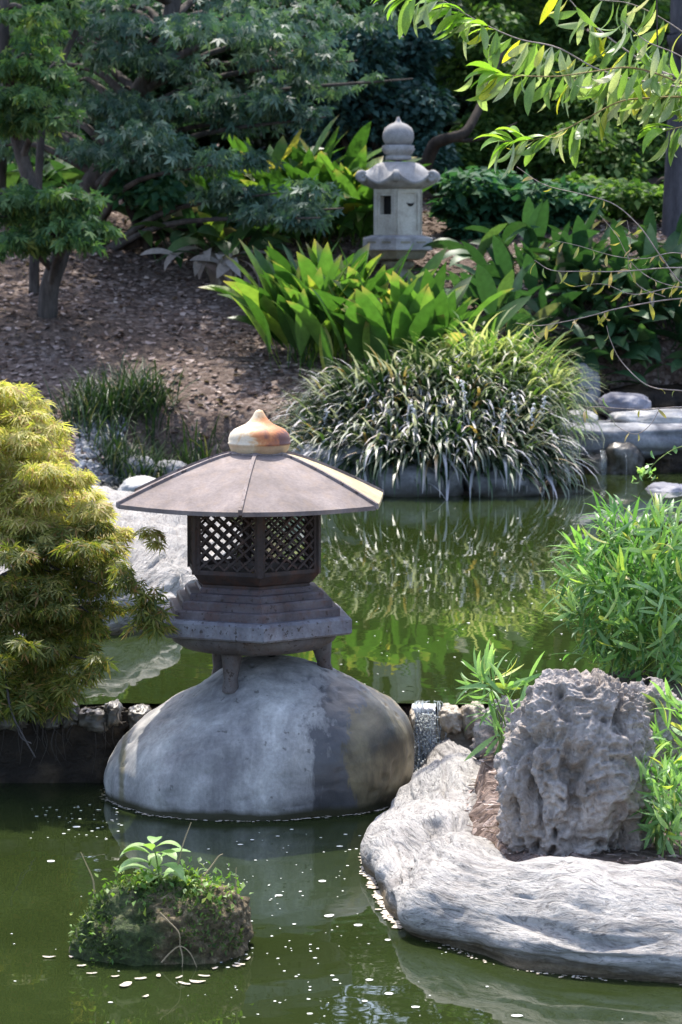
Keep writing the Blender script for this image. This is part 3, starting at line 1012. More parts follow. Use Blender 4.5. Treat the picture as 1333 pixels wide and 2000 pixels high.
solo('bank_rock', MB().add(P, Fc, UV), M['bank_rock'], G(250, 1150, .3), 'sunlit white sculpted bank rock along the pond behind the iron lantern', 'rock', uv=True)


def rock(name, label, x0, x1, r0, r1, Y, depth, mat, seed, sq=2.6, amp=.10, n=44, freq=2.2, cat='stone', sink=.25, group=None):
    """a stone filling the photo box x0..x1, r0..r1 at distance Y"""
    p0, p1 = W(x0, r1, Y), W(x1, r0, Y)
    c = (p0 + p1) / 2
    hx, hz = (p1[0] - p0[0]) / 2, (p1[2] - p0[2]) / 2
    c[2] -= hz * sink / 2; hz *= 1 + sink / 2
    a = np.linspace(0, 2 * np.pi, n, endpoint=False)
    b = np.linspace(-np.pi / 2, np.pi / 2, n // 2 + 2)
    A, B = np.meshgrid(a, b, indexing='ij')
    pw = lambda t: np.sign(t) * np.abs(t) ** (2 / sq)
    V = np.stack([pw(np.cos(A)) * pw(np.cos(B)), pw(np.sin(A)) * pw(np.cos(B)), pw(np.sin(B))], 2).reshape(-1, 3)
    r = 1 + amp * fbm(V * freq * .7 + seed * 3.1, 3, seed) + amp * .35 * fbm(V * freq * 3 + seed, 3, seed + 3)
    V = V * r[:, None] * np.array([hx, depth / 2, hz]) + c
    base = c.copy(); base[2] -= hz
    return solo(name, MB().add(V, grid_faces(n, n // 2 + 2, True)), mat, base, label, cat, group)


# weir between the pools
rock('weir_rock', 'dark wet rock wall dripping under the yellow laceleaf maple', -330, 300, 1372, 1600, 8.755, .34, M['wet_dark'], 5, 10, .10, 170, 12, 'rock')
rock('weir_stone', 'brown wet sill stone under the little waterfall', 784, 985, 1382, 1560, 8.805, .38, M['weir_stone'], 6, 7, .14, 130, 9, 'stone')
rock('shore_stone', 'low dark stone at the waterline below the dripping rock wall', -60, 205, 1552, 1600, 8.45, .35, M['wet_dark'], 61, 3, .15, 60, 4, 'stone')

for k, (x0, x1, r0, r1, lb) in enumerate(((-40, 62, 1376, 1420, 'broad dark stone on the weir crest under drooping foliage'), (70, 128, 1384, 1416, 'small dark stone on the weir crest under drooping foliage'), (150, 222, 1380, 1422, 'rough brown stone on the weir crest near the caught leaf'), (250, 296, 1376, 1420, 'brown stone wedged between weir crest and boulder'), (118, 158, 1368, 1412, 'knobby brown stone standing proud of the weir crest'), (205, 240, 1370, 1414, 'narrow brown stone on the weir crest right behind the caught leaf'), (800, 812, 1386, 1420, 'tiny wet stone between boulder and waterfall'), (858, 905, 1378, 1424, 'wet ochre stone at the edge of the little waterfall'), (900, 950, 1372, 1430, 'larger wet ochre stone next to the small porous rock'))):
    rock('weir_crest_stone', lb, x0, x1, r0, r1, 8.63, .14, M['stone_brown' if x0 < 700 else 'weir_stone'], 80 + k, 2.7, .28, 60, 2.6)
hr = thing('hanging_roots', 'thin brown roots hanging down the dark weir wall', 'roots', W(100, 1400, 8.56))
for k in range(34):
    px = rng.uniform(-20, 235)
    p = W(px, rng.uniform(1388, 1420), 8.575 + rng.uniform(-.02, .02))
    ln = rng.uniform(.04, .16)
    mb = MB(); tube(mb, [p, p + [rng.normal() * .01, -.012, -ln * .5], p + [rng.normal() * .02, -.015, -ln]], .0018, .0006, 4, 8)
    part('root', mb, M['bark_maple'], hr)
# stones round the far shore and the cascade
rk = [
    ('shore_stone', 'rounded grey stone at the pond edge below dark grass', 226, 306, 890, 948, 16.5, .30, 'stone_grey', 21, 2.5),
    ('shore_stone', 'small grey stone next to the lantern roof at the pond edge', 306, 368, 898, 936, 16.6, .25, 'stone_grey', 22, 2.4),
    ('shore_stone', 'flat pale stone lying below the rounded grey stone', 232, 330, 932, 985, 15.9, .4, 'stone_pale', 23, 2.6),
    ('shore_stone', 'broad grey edging stone between the lantern roof and the spiky clump', 560, 735, 868, 974, 16.0, .5, 'stone_grey', 24, 3.2),
    ('shore_stone', 'long grey edging stone under the drooping grassy clump', 720, 905, 900, 976, 15.95, .45, 'stone_grey', 25, 3.4),
    ('shore_stone', 'grey block of edging stone under the spiky clump, beside dark water', 905, 1045, 908, 976, 15.95, .4, 'stone_grey', 26, 3.0),
    ('cascade_stone', 'smooth blue-grey oval stone lying on top of the cascade', 1168, 1274, 767, 812, 18.2, .42, 'stone_blue', 27, 2.5),
    ('cascade_slab', 'thick pale slab below the oval stone on the cascade', 1186, 1420, 801, 846, 18.0, .6, 'stone_pale', 28, 4.5),
    ('cascade_slab', 'long grey slab stepping out from under the thick pale slab', 1052, 1420, 824, 886, 17.75, .7, 'stone_grey', 29, 4.5),
    ('cascade_stone', 'round pale-topped stone dripping beneath the cascade slabs', 1174, 1256, 860, 932, 17.45, .30, 'stone_brown', 30, 2.6),
    ('cascade_stone', 'small dark wet stone next to the round dripping stone', 1138, 1186, 884, 934, 17.45, .25, 'stone_brown', 31, 2.6),
    ('cascade_stone', 'large dark wet stone at the frame edge under the slabs', 1262, 1420, 868, 935, 17.6, .35, 'wet_dark', 32, 3),
    ('cascade_stone', 'upright grey stone behind drooping leaves above the cascade', 1102, 1172, 712, 800, 18.6, .35, 'stone_grey', 33, 2.8),
    ('cascade_stone', 'pale rounded stone between the spiky clump and the slabs', 1092, 1166, 801, 842, 17.9, .3, 'stone_pale', 34, 2.5),
    ('pond_stone', 'low grey stone breaking the water in front of the cascade', 1256, 1352, 944, 982, 16.2, .35, 'stone_blue', 35, 2.4),
    ('cascade_stone', 'dark block standing in for shaded soil behind the oval stone', 1160, 1420, 752, 830, 18.75, .4, 'wet_dark', 36, 3.2),  # dark block put in for soil in shade behind the slabs
]
for nm, lb, x0, x1, r0, r1, Y, dp, mt, sd, sq in rk:
    rock(nm, lb, x0, x1, r0, r1, Y, dp, M[mt], sd, min(sq, 3.4), .20, 60)

# ------------------------------------------------------------------ iron snow-viewing lantern
LY = 8.40
k_ = mm(LY)
lx = W(496, 1200, LY)[0]
TB, TR = rad(7), rad(-3)


def zr(row, dy=0.0, px=490):
    return W(px, row, LY + dy)[2]


def zc(row, R):           # height of a front hexagon corner of circumradius R px seen at this row
    return W(500, row, LY - R * k_)[2]


zt = boulder_top(lx, LY)
L = thing('iron_lantern', 'squat iron garden lantern with wide six-sided roof on the big boulder', 'lantern', (lx, LY, zt))
cB = np.array([lx, LY, 0.0])
z_plat0, z_plat1 = zc(1250, 216) - .014, zc(1222, 216) - .003
z_bowl0 = z_plat0 - .056
mb = MB(); hexprism(mb, cB, [(209 * k_ - .008, z_plat0), (209 * k_, z_plat0 + .006), (209 * k_, z_plat1 - .008), (209 * k_ - .012, z_plat1 + .001)], TB)
part('platform', mb, M['iron_plat'], L, False)
mb = MB(); lathe(mb, cB, [(.001, z_bowl0), (120 * k_, z_bowl0), (138 * k_, z_bowl0 + .006), (158 * k_, z_bowl0 + .024), (172 * k_, z_plat0 + .001), (.001, z_plat0 + .002)], 48)
part('bowl', mb, M['iron_bowl'], L)
z_s = [zc(1209, 192), zc(1190, 178), zc(1174, 160), zc(1162, 138)]
zp = z_plat1
for k, (R, z1) in enumerate(((184, z_s[0] + .010), (168, z_s[1] + .010), (150, z_s[2] + .009), (127, z_s[3] + .010))):
    mb = MB(); hexprism(mb, cB, [(R * k_, zp - .002), (R * k_, z1 - .005), (R * k_ - .005, z1)], TB)
    part('step', mb, M['iron_step'], L, False)
    zp = z1
z_box0, z_box1 = zc(1150, 138), zr(1006) + .03
z_floor = zc(1130, 152)
mb = MB(); hexprism(mb, cB, [(120 * k_, zp - .002), (120 * k_, z_box0), (126 * k_, z_box0 + .006), (138 * k_, z_floor - .006), (141 * k_, z_floor), (128 * k_, z_floor + .002)], TB)
part('fire_box_floor', mb, M['iron_box'], L, False)
RB = 136 * k_
hexc = lambda k, R, th: np.array([cB[0] + R * math.sin(th + k * math.pi / 3), cB[1] - R * math.cos(th + k * math.pi / 3), 0])
for k in range(6):
    a, b = hexc(k, RB, TB), hexc(k + 1, RB, TB)
    nrm = (a + b) / 2 - cB; nrm[2] = 0; nrm /= np.linalg.norm(nrm)
    mb = MB(); bar(mb, a + [0, 0, z_floor - .002], a + [0, 0, z_box1], .017, .017, (a - cB))
    part('corner_post', mb, M['iron_box'], L, False)
    e = (b - a); ln = np.linalg.norm(e); e /= ln
    fr = MB()
    fa, fb = a + e * .011, b - e * .011
    for z in (z_floor + .006, z_box1 - .012):
        bar(fr, fa + [0, 0, z], fb + [0, 0, z], .010, .013)
    for p in (fa, fb):
        bar(fr, p + [0, 0, z_floor], p + [0, 0, z_box1], .010, .008, e)
    fo = part('side_panel', fr, M['iron_box'], L, False)
    # diamond lattice, clipped to the frame
    lat = MB()
    wl, hl = ln - .022, z_box1 - z_floor - .024
    o0 = fa + [0, 0, z_floor + .015]
    ns = 6
    sx, slope = wl / 4.5, 0.84
    for sgn in (1, -1):
        q = 0
        for t in np.arange(-14, 16):
            # line z = slope*(s - t*sx) * sgn
            pts = []
            s0 = t * sx
            for s in (0, wl):
                z = sgn * slope * (s - s0)
                if 0 <= z <= hl: pts.append((s, z))
            for z in (0, hl):
                s = s0 + sgn * z / slope
                if 0 < s < wl: pts.append((s, z))
            if len(pts) >= 2 and math.dist(pts[0], pts[1]) > .01:
                (s1, z1), (s2, z2) = pts[0], pts[1]
                off = nrm * (.0016 * sgn)
                bar(lat, o0 + e * s1 + [0, 0, z1] + off, o0 + e * s2 + [0, 0, z2] + off, 0.0052, .0066, np.cross(e * (s2 - s1) + np.array([0, 0, z2 - z1]), nrm))
    part('lattice', lat, M['iron_box'], fo, False)
# roof
RR = 287 * k_
cE = np.array([W(495, 990, LY)[0], LY, 0]); cT = np.array([W(504, 890, LY)[0], LY, 0])
z_e = zc(1001, 287); z_t = W(504, 886, LY)[2]
nv_ = 10


def roof_pt(k, u, v, dz=0.0):
    """v 0 at collar, 1 at eave, u along the edge"""
    Rv = (58 + (287 - 58) * v) * k_
    c = cT * (1 - v) + cE * v
    h = lambda kk: np.array([c[0] + Rv * math.sin(TR + kk * math.pi / 3), c[1] - Rv * math.cos(TR + kk * math.pi / 3), 0])
    p = h(k) * (1 - u) + h(k + 1) * u
    z = z_t - (z_t - z_e) * (v ** 1.22) - .006 * math.sin(u * math.pi) * v ** 3
    p[2] = z + dz
    return p


for k in range(6):
    mb = MB()
    us, vs = np.linspace(0.012, .988, 9), np.linspace(0, 1, nv_)
    T = np.array([[roof_pt(k, u, v) for v in vs] for u in us]).reshape(-1, 3)
    B_ = np.array([[roof_pt(k, u, v, -.013) for v in vs] for u in us]).reshape(-1, 3)
    gf = grid_faces(9, nv_)
    mb.add(T, gf); mb.add(B_, gf[:, ::-1])
    E = np.concatenate([T.reshape(9, nv_, 3)[:, -1], B_.reshape(9, nv_, 3)[:, -1]])
    mb.add(E, [[i, i + 1, 9 + i + 1, 9 + i] for i in range(8)])
    po = part('roof_panel', mb, M['iron_ylw'] if k == 1 else M['iron_roof'], L, True, label='yellow roof panel' if k == 1 else None)
    mb = MB()
    C = np.array([roof_pt(k, 0, v, .003) for v in np.linspace(0, 1.0, 14)])
    tng = np.array([math.cos(TR + k * math.pi / 3), math.sin(TR + k * math.pi / 3), 0])
    V = []
    for p in C:
        V += [p - tng * .0075 - [0, 0, .012], p - tng * .0055 + [0, 0, .004], p + tng * .0055 + [0, 0, .004], p + tng * .0075 - [0, 0, .012]]
    ff = []
    for i in range(13):
        for j in range(3):
            ff.append([4 * i + j, 4 * i + j + 1, 4 * i + 5 + j, 4 * i + 4 + j])
    ff += [[0, 1, 2, 3], [55, 54, 53, 52]]
    mb.add(V, ff)
    part('roof_rib', mb, M['iron_rib'], L, False)
mb = MB(); hexprism(mb, cT, [(60 * k_, z_t - .006), (62 * k_, z_t + .003), (56 * k_, z_t + .009)], TR)
part('roof_collar', mb, M['iron_rib'], L, False)
fx = W(507, 870, LY)[0]
zf = W(507, 888, LY)[2]
fp = [(.001, 0), (46, 0), (54, 6), (58, 14), (60, 21), (61.5, 22), (61.5, 24), (60, 25), (60.5, 32), (57, 42), (49, 50), (38, 55), (27, 60), (19, 67), (13, 75), (9.5, 82), (6, 86.5), (.5, 88)]
mb = MB(); lathe(mb, (0, 0, 0), [(r * k_, z * k_) for r, z in fp], 48)
fin = bpy.data.objects.new('finial', mb.mesh('finial', M['finial']))
COL.objects.link(fin); fin.parent = L; fin.location = Vector((fx, LY, zf)) - Vector(wloc(L)); fin['label'] = 'cream onion-shaped finial streaked with rust'
# three feet
for ang, rr in ((-22, 104), (96, 132), (214, 122)):
    a = rad(ang)
    top = np.array([lx + rr * k_ * math.sin(a), LY - rr * k_ * math.cos(a), z_bowl0 + .012])
    bz = boulder_top(top[0], top[1])
    od = np.array([math.sin(a), -math.cos(a), 0]) * .012
    b0 = top + od; b0[2] = min(bz - .006, top[2] - .03)
    H = top[2] - b0[2]
    C = [top, top * .5 + b0 * .5 + [0, 0, 0], top * .15 + b0 * .85, b0 + [0, 0, -.004], b0 + [0, 0, -.02]]
    R_ = [.034, .026, .021, .025, .026]
    sd = 12
    V = []
    for c, r in zip(C, R_):
        for q in np.linspace(0, 2 * np.pi, sd, endpoint=False):
            V.append([c[0] + r * math.cos(q), c[1] + r * math.sin(q), c[2]])
    mb = MB().add(V, [[j * sd + i, j * sd + (i + 1) % sd, (j + 1) * sd + (i + 1) % sd, (j + 1) * sd + i] for j in range(4) for i in range(sd)])
    part('foot', mb, M['iron_bowl'], L)

# ------------------------------------------------------------------ carved stone lantern on the slope
SY = 19.6
s_ = mm(SY)
sx0 = W(778, 400, SY)[0]
zz = lambda row: W(778, row, SY)[2]
cS = np.array([sx0, SY, 0.0])
TS = rad(-4)
gzb = gz(sx0, SY)
S = thing('stone_lantern', 'tall carved grey stone lantern with curled roof corners among broad leaves', 'lantern', (sx0, SY, gzb))
mb = MB(); lathe(mb, cS, [(.001, zz(228)), (2.5 * s_, zz(229)), (4 * s_, zz(234)), (7 * s_, zz(239)), (17 * s_, zz(243)), (26 * s_, zz(250)), (30 * s_, zz(260)), (30.5 * s_, zz(270)), (28 * s_, zz(278)), (23 * s_, zz(284)), (.001, zz(284.5))], 40)
part('jewel_finial', mb, M['lantern_stone'], S)
mb = MB(); lathe(mb, cS, [(.001, zz(283.5)), (29 * s_, zz(283.5)), (31 * s_, zz(286)), (31 * s_, zz(293)), (27 * s_, zz(301)), (22 * s_, zz(303)), (25 * s_, zz(305)), (26 * s_, zz(312)), (.001, zz(316))], 40)
fr_ = part('finial_base', mb, M['lantern_stone'], S)
for j in range(10):                                        # carved petals round the finial base
    a = j * math.pi / 5 + .3
    mb = MB()
    c = cS + np.array([math.sin(a) * 30.5 * s_, -math.cos(a) * 30.5 * s_, zz(291.5)])
    v = unit(1)
    u8 = np.linspace(0, 2 * np.pi, 10, endpoint=False)
    t_ = np.array([math.cos(a), math.sin(a), 0]); o_ = np.array([math.sin(a), -math.cos(a), 0])
    V = [c + t_ * 7 * s_ * math.cos(q) + np.array([0, 0, 4.2 * s_ * math.sin(q)]) + o_ * .2 * s_ for q in u8] + [c + o_ * 2.2 * s_]
    mb.add(V, [[i, (i + 1) % 10, 10] for i in range(10)])
    part('carved_petal', mb, M['lantern_stone'], fr_)
# roof with dished panels
na, nr = 120, 26
V = np.zeros((na, nr, 3))
for i, ph in enumerate(np.linspace(0, 2 * np.pi, na, endpoint=False)):
    ks = ((ph + math.pi / 6) % (math.pi / 3)) - math.pi / 6       # angle from nearest corner
    cf = 1 - abs(ks) / (math.pi / 6)                                # 1 at corner 0 mid edge
    hexr = math.cos(math.pi / 6) / math.cos(math.pi / 6 - abs(ks))
    for j, t in enumerate(np.linspace(0, 1, nr)):
        if t < .8:
            q = t / .8
            Rr = (24 + (80 - 24) * q) * (1 - .75 * q + .75 * q * hexr)
            z = zz(316) - s_ * (5 * q + 38 * q ** 2.4) + s_ * 26 * cf ** 1.8 * q ** 5
        else:
            q = (t - .8) / .2
            Rr = (80 * (1 - q) + 40 * q) * (.25 + .75 * hexr)
            z = zz(316) - s_ * (42 + 12 * math.sin(q * math.pi / 2)) + s_ * 26 * cf ** 1.8 * (1 - q) ** 3
        a = ph + TS
        V[i, j] = [cS[0] + Rr * s_ * math.sin(a), cS[1] - Rr * s_ * math.cos(a), z]
mb = MB().add(V.reshape(-1, 3), grid_faces(na, nr, True))
ro = part('curved_roof', mb, M['lantern_stone'], S)
for k in range(6):
    a = TS + k * math.pi / 3
    o_ = np.array([math.sin(a), -math.cos(a), 0]); t_ = np.array([math.cos(a), math.sin(a), 0])
    c = cS + o_ * 79 * s_; c[2] = zz(345)
    mb = MB()
    prof = [(.1, -13), (3, -13), (3.6, -11), (5.5, -11), (6, -13), (10, -13), (12, -10), (13, -4), (13, 4), (12, 10), (10, 13), (6, 13), (5.5, 11), (3.6, 11), (3, 13), (.1, 13)]
    u_ = np.linspace(0, 2 * np.pi, 20, endpoint=False)
    V = np.array([[c + t_ * z * s_ * .5 + (o_ * math.cos(q) + np.array([0, 0, 1]) * math.sin(q)) * r * s_ * .92 for r, z in prof] for q in u_])
    mb.add(V.reshape(-1, 3), grid_faces(20, len(prof), True))
    part('roof_scroll', mb, M['lantern_stone'], ro)
# fire box of six stone sides
Rb = 50.5 * s_
zb0, zb1 = zz(459), zz(368)
hS = lambda k, R: np.array([cS[0] + R * math.sin(TS + k * math.pi / 3), cS[1] - R * math.cos(TS + k * math.pi / 3), 0])
for k in range(6):
    a, b = hS(k, Rb), hS(k + 1, Rb)
    e = b - a; ln = np.linalg.norm(e); e /= ln
    nrm = (a + b) / 2 - cS; nrm[2] = 0; nrm /= np.linalg.norm(nrm)
    mb = MB()
    w0, w1, hz0, hz1 = .24, .74, .44, .84
    if k in (5, 2):
        rects = [(0, w0, 0, 1), (w1, 1, 0, 1), (w0, w1, 0, hz0), (w0, w1, hz1, 1)]
    else:
        rects = [(0, 1, 0, 1)]
    th = .05
    for u0, u1, v0, v1 in rects:
        z0, z1 = zb0 + (zb1 - zb0) * v0, zb0 + (zb1 - zb0) * v1
        V = [q + [0, 0, z] - nrm * d for z in (z0, z1) for d in (0, th) for q in (a + e * ln * u0, a + e * ln * u1)]
        mb.add(V, [[0, 1, 5, 4], [2, 6, 7, 3], [0, 4, 6, 2], [1, 3, 7, 5], [4, 5, 7, 6], [0, 2, 3, 1]])
    so = part('fire_box_side', mb, M['lantern_stone_light'], S, False)
    # raised border
    fr = MB()
    o1 = nrm * .003
    for z in (zb0 + .014, zb1 - .02):
        bar(fr, a + e * .004 + [0, 0, z] + o1, b - e * .004 + [0, 0, z] + o1, .010, .028)
    for q in (a + e * .014, b - e * .014):
        bar(fr, q + [0, 0, zb0 + .03] + o1, q + [0, 0, zb1 - .036] + o1, .010, .022, e)
    part('side_border', fr, M['lantern_stone_light'], so, False)
    if k == 0:      # near-black crescent laid on the side, painting the shade of an opening
        c = a + e * ln * .58 + nrm * .0025; c[2] = zb0 + (zb1 - zb0) * .70
        q = np.linspace(math.pi * 1.02, math.pi * 2.12, 16)
        R1 = .030
        outer = [c + e * R1 * math.cos(t) + np.array([0, 0, R1 * math.sin(t)]) for t in q]
        inner = [c + e * (R1 * 1.0 * math.cos(t)) + np.array([0, 0, R1 * .35 * math.sin(t) + .002]) for t in q]
        mb = MB().add(outer + inner, [[i, i + 1, 16 + i + 1, 16 + i] for i in range(15)])
        part('painted_crescent', mb, M['black'], so, False)
mb = MB(); lathe(mb, cS, [(.001, zb0), (Rb * .62, zb0 + .001), (Rb * .62, zb1), (.001, zb1 + .001)], 6, TS)
part('dark_core', mb, M['black'], S, False)  # solid near-black core, painted shade for the inside of the fire box
mb = MB(); hexprism(mb, cS, [(74 * s_, zz(489)), (76 * s_, zz(487)), (76 * s_, zz(466)), (74 * s_, zz(464)), (56 * s_, zz(459.4))], TS)
pl = part('platform', mb, M['lantern_stone'], S, False)
for k in (5, 0):
    a, b = hS(k, 76 * s_), hS(k + 1, 76 * s_)
    e = b - a; nrm = (a + b) / 2 - cS; nrm[2] = 0; nrm /= np.linalg.norm(nrm)
    for f0, f1 in ((.14, .40), (.58, .84)):
        mb = MB(); bar(mb, a + e * f0 + nrm * .001 + [0, 0, zz(473)], a + e * f1 + nrm * .001 + [0, 0, zz(473)], .006, .012)  # darker raised bars in place of slots
        part('slot_bar', mb, M['lantern_stone_brown'], pl, False)
mb = MB(); hexprism(mb, cS, [(44 * s_, zz(508)), (56 * s_, zz(505)), (66 * s_, zz(490)), (70 * s_, zz(488.5))], TS)
part('platform_underside', mb, M['lantern_stone_brown'], S, False)
mb = MB(); lathe(mb, cS, [(.001, gzb - .1), (34 * s_, gzb - .1), (33 * s_, zz(548)), (25 * s_, zz(540)), (24 * s_, zz(524)), (31 * s_, zz(521)), (33 * s_, zz(514)), (30 * s_, zz(509)), (.001, zz(507.5))], 32)
part('post', mb, M['lantern_stone_brown'], S)

# ------------------------------------------------------------------ leaf shapes
def blade(Lh, w, bend, n=9, petiole=.22, fold=.25, twist=0.0, tip=1.0):
    """leaf growing up +z and arching towards +x; V, F, UV"""
    t = np.linspace(0, 1, n)
    ang = bend * t ** 1.35
    x = np.concatenate([[0], np.cumsum(np.sin((ang[1:] + ang[:-1]) / 2))]) * Lh / (n - 1)
    z = np.concatenate([[0], np.cumsum(np.cos((ang[1:] + ang[:-1]) / 2))]) * Lh / (n - 1)
    if petiole > 0:
        s = np.clip((t - petiole) / (1 - petiole), 0, 1)
        wd = w * (np.sin(np.pi * s ** .85) ** .8) * .5 + .006 * Lh
        wd[-1] = .001
    else:
        wd = w * .5 * np.clip(np.minimum(t * 6 + .55, 1), 0, 1) * (1 - t ** 3.2) + .0002
    nx, nz = np.cos(ang), -np.sin(ang)
    tw = twist * t
    V, UV = [], []
    for i in range(n):
        sd = np.array([nx[i] * math.sin(tw[i]), math.cos(tw[i]), nz[i] * math.sin(tw[i])])
        up = np.array([-nx[i], 0, -nz[i]])
        c = np.array([x[i], 0, z[i]])
        V += [c - sd * wd[i] + up * wd[i] * fold, c, c + sd * wd[i] + up * wd[i] * fold]
        UV += [[0, t[i]], [.5, t[i]], [1, t[i]]]
    Fc = []
    for i in range(n - 1):
        for j in (0, 1):
            Fc.append([3 * i + j, 3 * i + j + 1, 3 * i + 4 + j, 3 * i + 3 + j])
    return np.array(V), np.array(Fc), np.array(UV)


def strip(Lh, w, bend, n=6):
    V, Fc, UV = blade(Lh, w, bend, n, 0, 0)
    keep = np.array([i for i in range(len(V)) if i % 3 != 1])
    V = V[keep]; UV = UV[keep]
    Fc = np.array([[2 * i, 2 * i + 1, 2 * i + 3, 2 * i + 2] for i in range(n - 1)])
    return V, Fc, UV


def scatter_uv(mb, T, pos, R, s):
    tv, tf, tuv = T
    n, k = len(pos), len(tv)
    s = np.asarray(s)
    if s.ndim == 1: s = np.repeat(s[:, None], 3, 1)
    V = np.einsum('nij,nkj->nki', R, tv[None] * s[:, None, :]) + pos[:, None]
    Fc = tf[None] + (np.arange(n) * k)[:, None, None]
    mb.add(V.reshape(-1, 3), Fc.reshape(-1, tf.shape[1]), np.tile(tuv, (n, 1)))


def rot_za(az, tilt):
    """frame whose z leans by tilt towards azimuth az and whose x points down the lean"""
    ca, sa, ct, st = np.cos(az), np.sin(az), np.cos(tilt), np.sin(tilt)
    X = np.stack([ca * ct, sa * ct, -st], 1)
    Yv = np.stack([-sa, ca, np.zeros_like(sa)], 1)
    Z = np.stack([ca * st, sa * st, ct], 1)
    return np.stack([X, Yv, Z], 2)


def star_leaf(lobes, wid, spread=115, teeth=0, droop=.18):
    """palmate leaf lying in xy, pointing +y, unit radius"""
    V, Fc = [], []
    angs = np.linspace(-spread, spread, lobes)
    for a in angs:
        ln = 1.0 - .55 * (abs(a) / spread) ** 1.6
        d = np.array([math.sin(rad(a)), math.cos(rad(a)), 0]); sx = np.array([d[1], -d[0], 0])
        b = len(V)
        V += [d * .02, d * ln * .45 + sx * wid * ln - [0, 0, droop * .15], d * ln - [0, 0, droop * ln], d * ln * .45 - sx * wid * ln - [0, 0, droop * .15]]
        Fc.append([b, b + 1, b + 2, b + 3])
        for k in range(teeth):
            q = .35 + .45 * k / max(teeth - 1, 1)
            c = d * ln * q
            for sg in (-1, 1):
                b = len(V)
                V += [c - d * .05, c + d * .06, c + d * .20 + sx * sg * .13 * ln - [0, 0, droop * .6 * q], c + d * .02]
                Fc.append([b, b + 1, b + 2, b + 3])
    # tie the lobes into one island
    V = np.array(V); Fc = np.array(Fc)
    if teeth == 0:
        m_ = np.arange(len(V)); m_[::4] = 0
        Fc = m_[Fc]
    return V, Fc


def oval_leaf(wid=.3, fold=.12, droop=.1):
    V = np.array([[0, 0, 0], [wid, .38, fold], [wid * .75, .75, fold * .6 - droop * .5], [0, 1.05, -droop], [-wid * .75, .75, fold * .6 - droop * .5], [-wid, .38, fold], [0, .45, 0]])
    return V, np.array([[0, 1, 6, 5], [1, 2, 4, 5], [2, 3, 4, 4]])[:2], None


OV = np.array([[0, 0, 0], [.30, .42, .10], [0, 1.0, -.12], [-.30, .42, .10], [0, .5, 0.0]])
OF = np.array([[0, 1, 2, 4], [0, 4, 2, 3]])
MAPLE_V, MAPLE_F = star_leaf(5, .15, 105)
LACE_V, LACE_F = star_leaf(7, .085, 120, 1, .22)


def spray(mb, tv, tf, c, r, n, size, flat=.25, droop=.35, shell=0.0, ragged=0.0):
    """leaves through a flattened clump with centre c and half axes r"""
    d = unit(n)
    q = rng.random(n) ** (1 / 3)
    if shell: q = shell + (1 - shell) * rng.random(n) ** .6
    p = d * q[:, None]
    r = np.asarray(r)
    wob = 1 + ragged * fbm(np.stack([d[:, 0] * 2.1 + c[0] * 3, d[:, 1] * 2.1 + c[1] * 3, d[:, 2] + c[2]], 1), 2, 4) * 1.6
    pos = c + p * r * wob[:, None]
    pos[:, 2] -= ragged * r[0] * .5 * (p[:, 0] ** 2 + p[:, 1] ** 2) * rng.uniform(.4, 1, n)
    out = np.stack([p[:, 0], p[:, 1], np.zeros(n)], 1) + rng.normal(size=(n, 3)) * .45
    out[:, 2] = -droop + rng.normal(size=n) * .22
    up = np.tile([0, 0, 1.0], (n, 1)) + rng.normal(size=(n, 3)) * flat
    scatter(mb, tv, tf, pos, frames(out, up), size * rng.uniform(.65, 1.2, n))


# ------------------------------------------------------------------ background trees
def tree(name, label, base, trunk_pts, r0, r1, sprays, leaf, size, mat, bark_m, cat='tree', droop=.35, flat=.3, dens=1.0, ragged=.45, group=None, limbs=1):
    t = thing(name, label, cat, base, group)
    tb = MB()
    C = tube(tb, trunk_pts, r0, r1, 9, 30)
    part('trunk', tb, bark_m, t)
    cb = MB()
    for c, r, n in sprays:
        spray(cb, leaf[0], leaf[1], np.asarray(c), r, int(n * dens), size, flat, droop, 0.0, ragged)
    part('crown', cb, mat, t, kind='stuff')
    if limbs:
        for c, r, n in sprays[::limbs]:
            c = np.asarray(c)
            k = np.argmin(np.abs(C[:, 2] - (c[2] - .35 * np.linalg.norm((C - c)[:, :2], axis=1).min())) + .15 * np.linalg.norm((C - c)[:, :2], axis=1))
            s = C[k]
            mid = s * .5 + c * .5 + [rng.normal() * .08, rng.normal() * .08, .10]
            lb = MB(); tube(lb, [s, mid, c + (c - s) * np.array([.15, .15, -.02])], r1 * .8, .006, 5, 10)
            part('limb', lb, bark_m, t)
    return t


def SP(px, row, Y, rx, rz, n, ry=None):
    """spray centred at a photo point, half sizes in photo pixels"""
    k = mm(Y)
    return (W(px, row, Y), (rx * k, (ry or rx) * k, rz * k), n)


def fill(x0, x1, r0, r1, Y, n, rx, rz, cnt, jy=.8):
    out = []
    for _ in range(n):
        out.append(SP(rng.uniform(x0, x1), rng.uniform(r0, r1), Y + rng.uniform(-jy, jy), rx * rng.uniform(.7, 1.3), rz * rng.uniform(.7, 1.3), cnt))
    return out


def broken(sprays, k=6, fr=.46, fz=.55):
    out = []
    for c, r, n in sprays:
        for _ in range(k):
            d = rng.normal(size=3) * np.array([.5, .5, .5])
            q = rng.uniform(.6, 1.3)
            out.append((np.asarray(c) + d * np.asarray(r), (r[0] * fr * q, r[1] * fr * q, r[2] * fz * q), int(n / k * q)))
    return out


MAPLE = (MAPLE_V, MAPLE_F)
OVAL = (OV, OF)
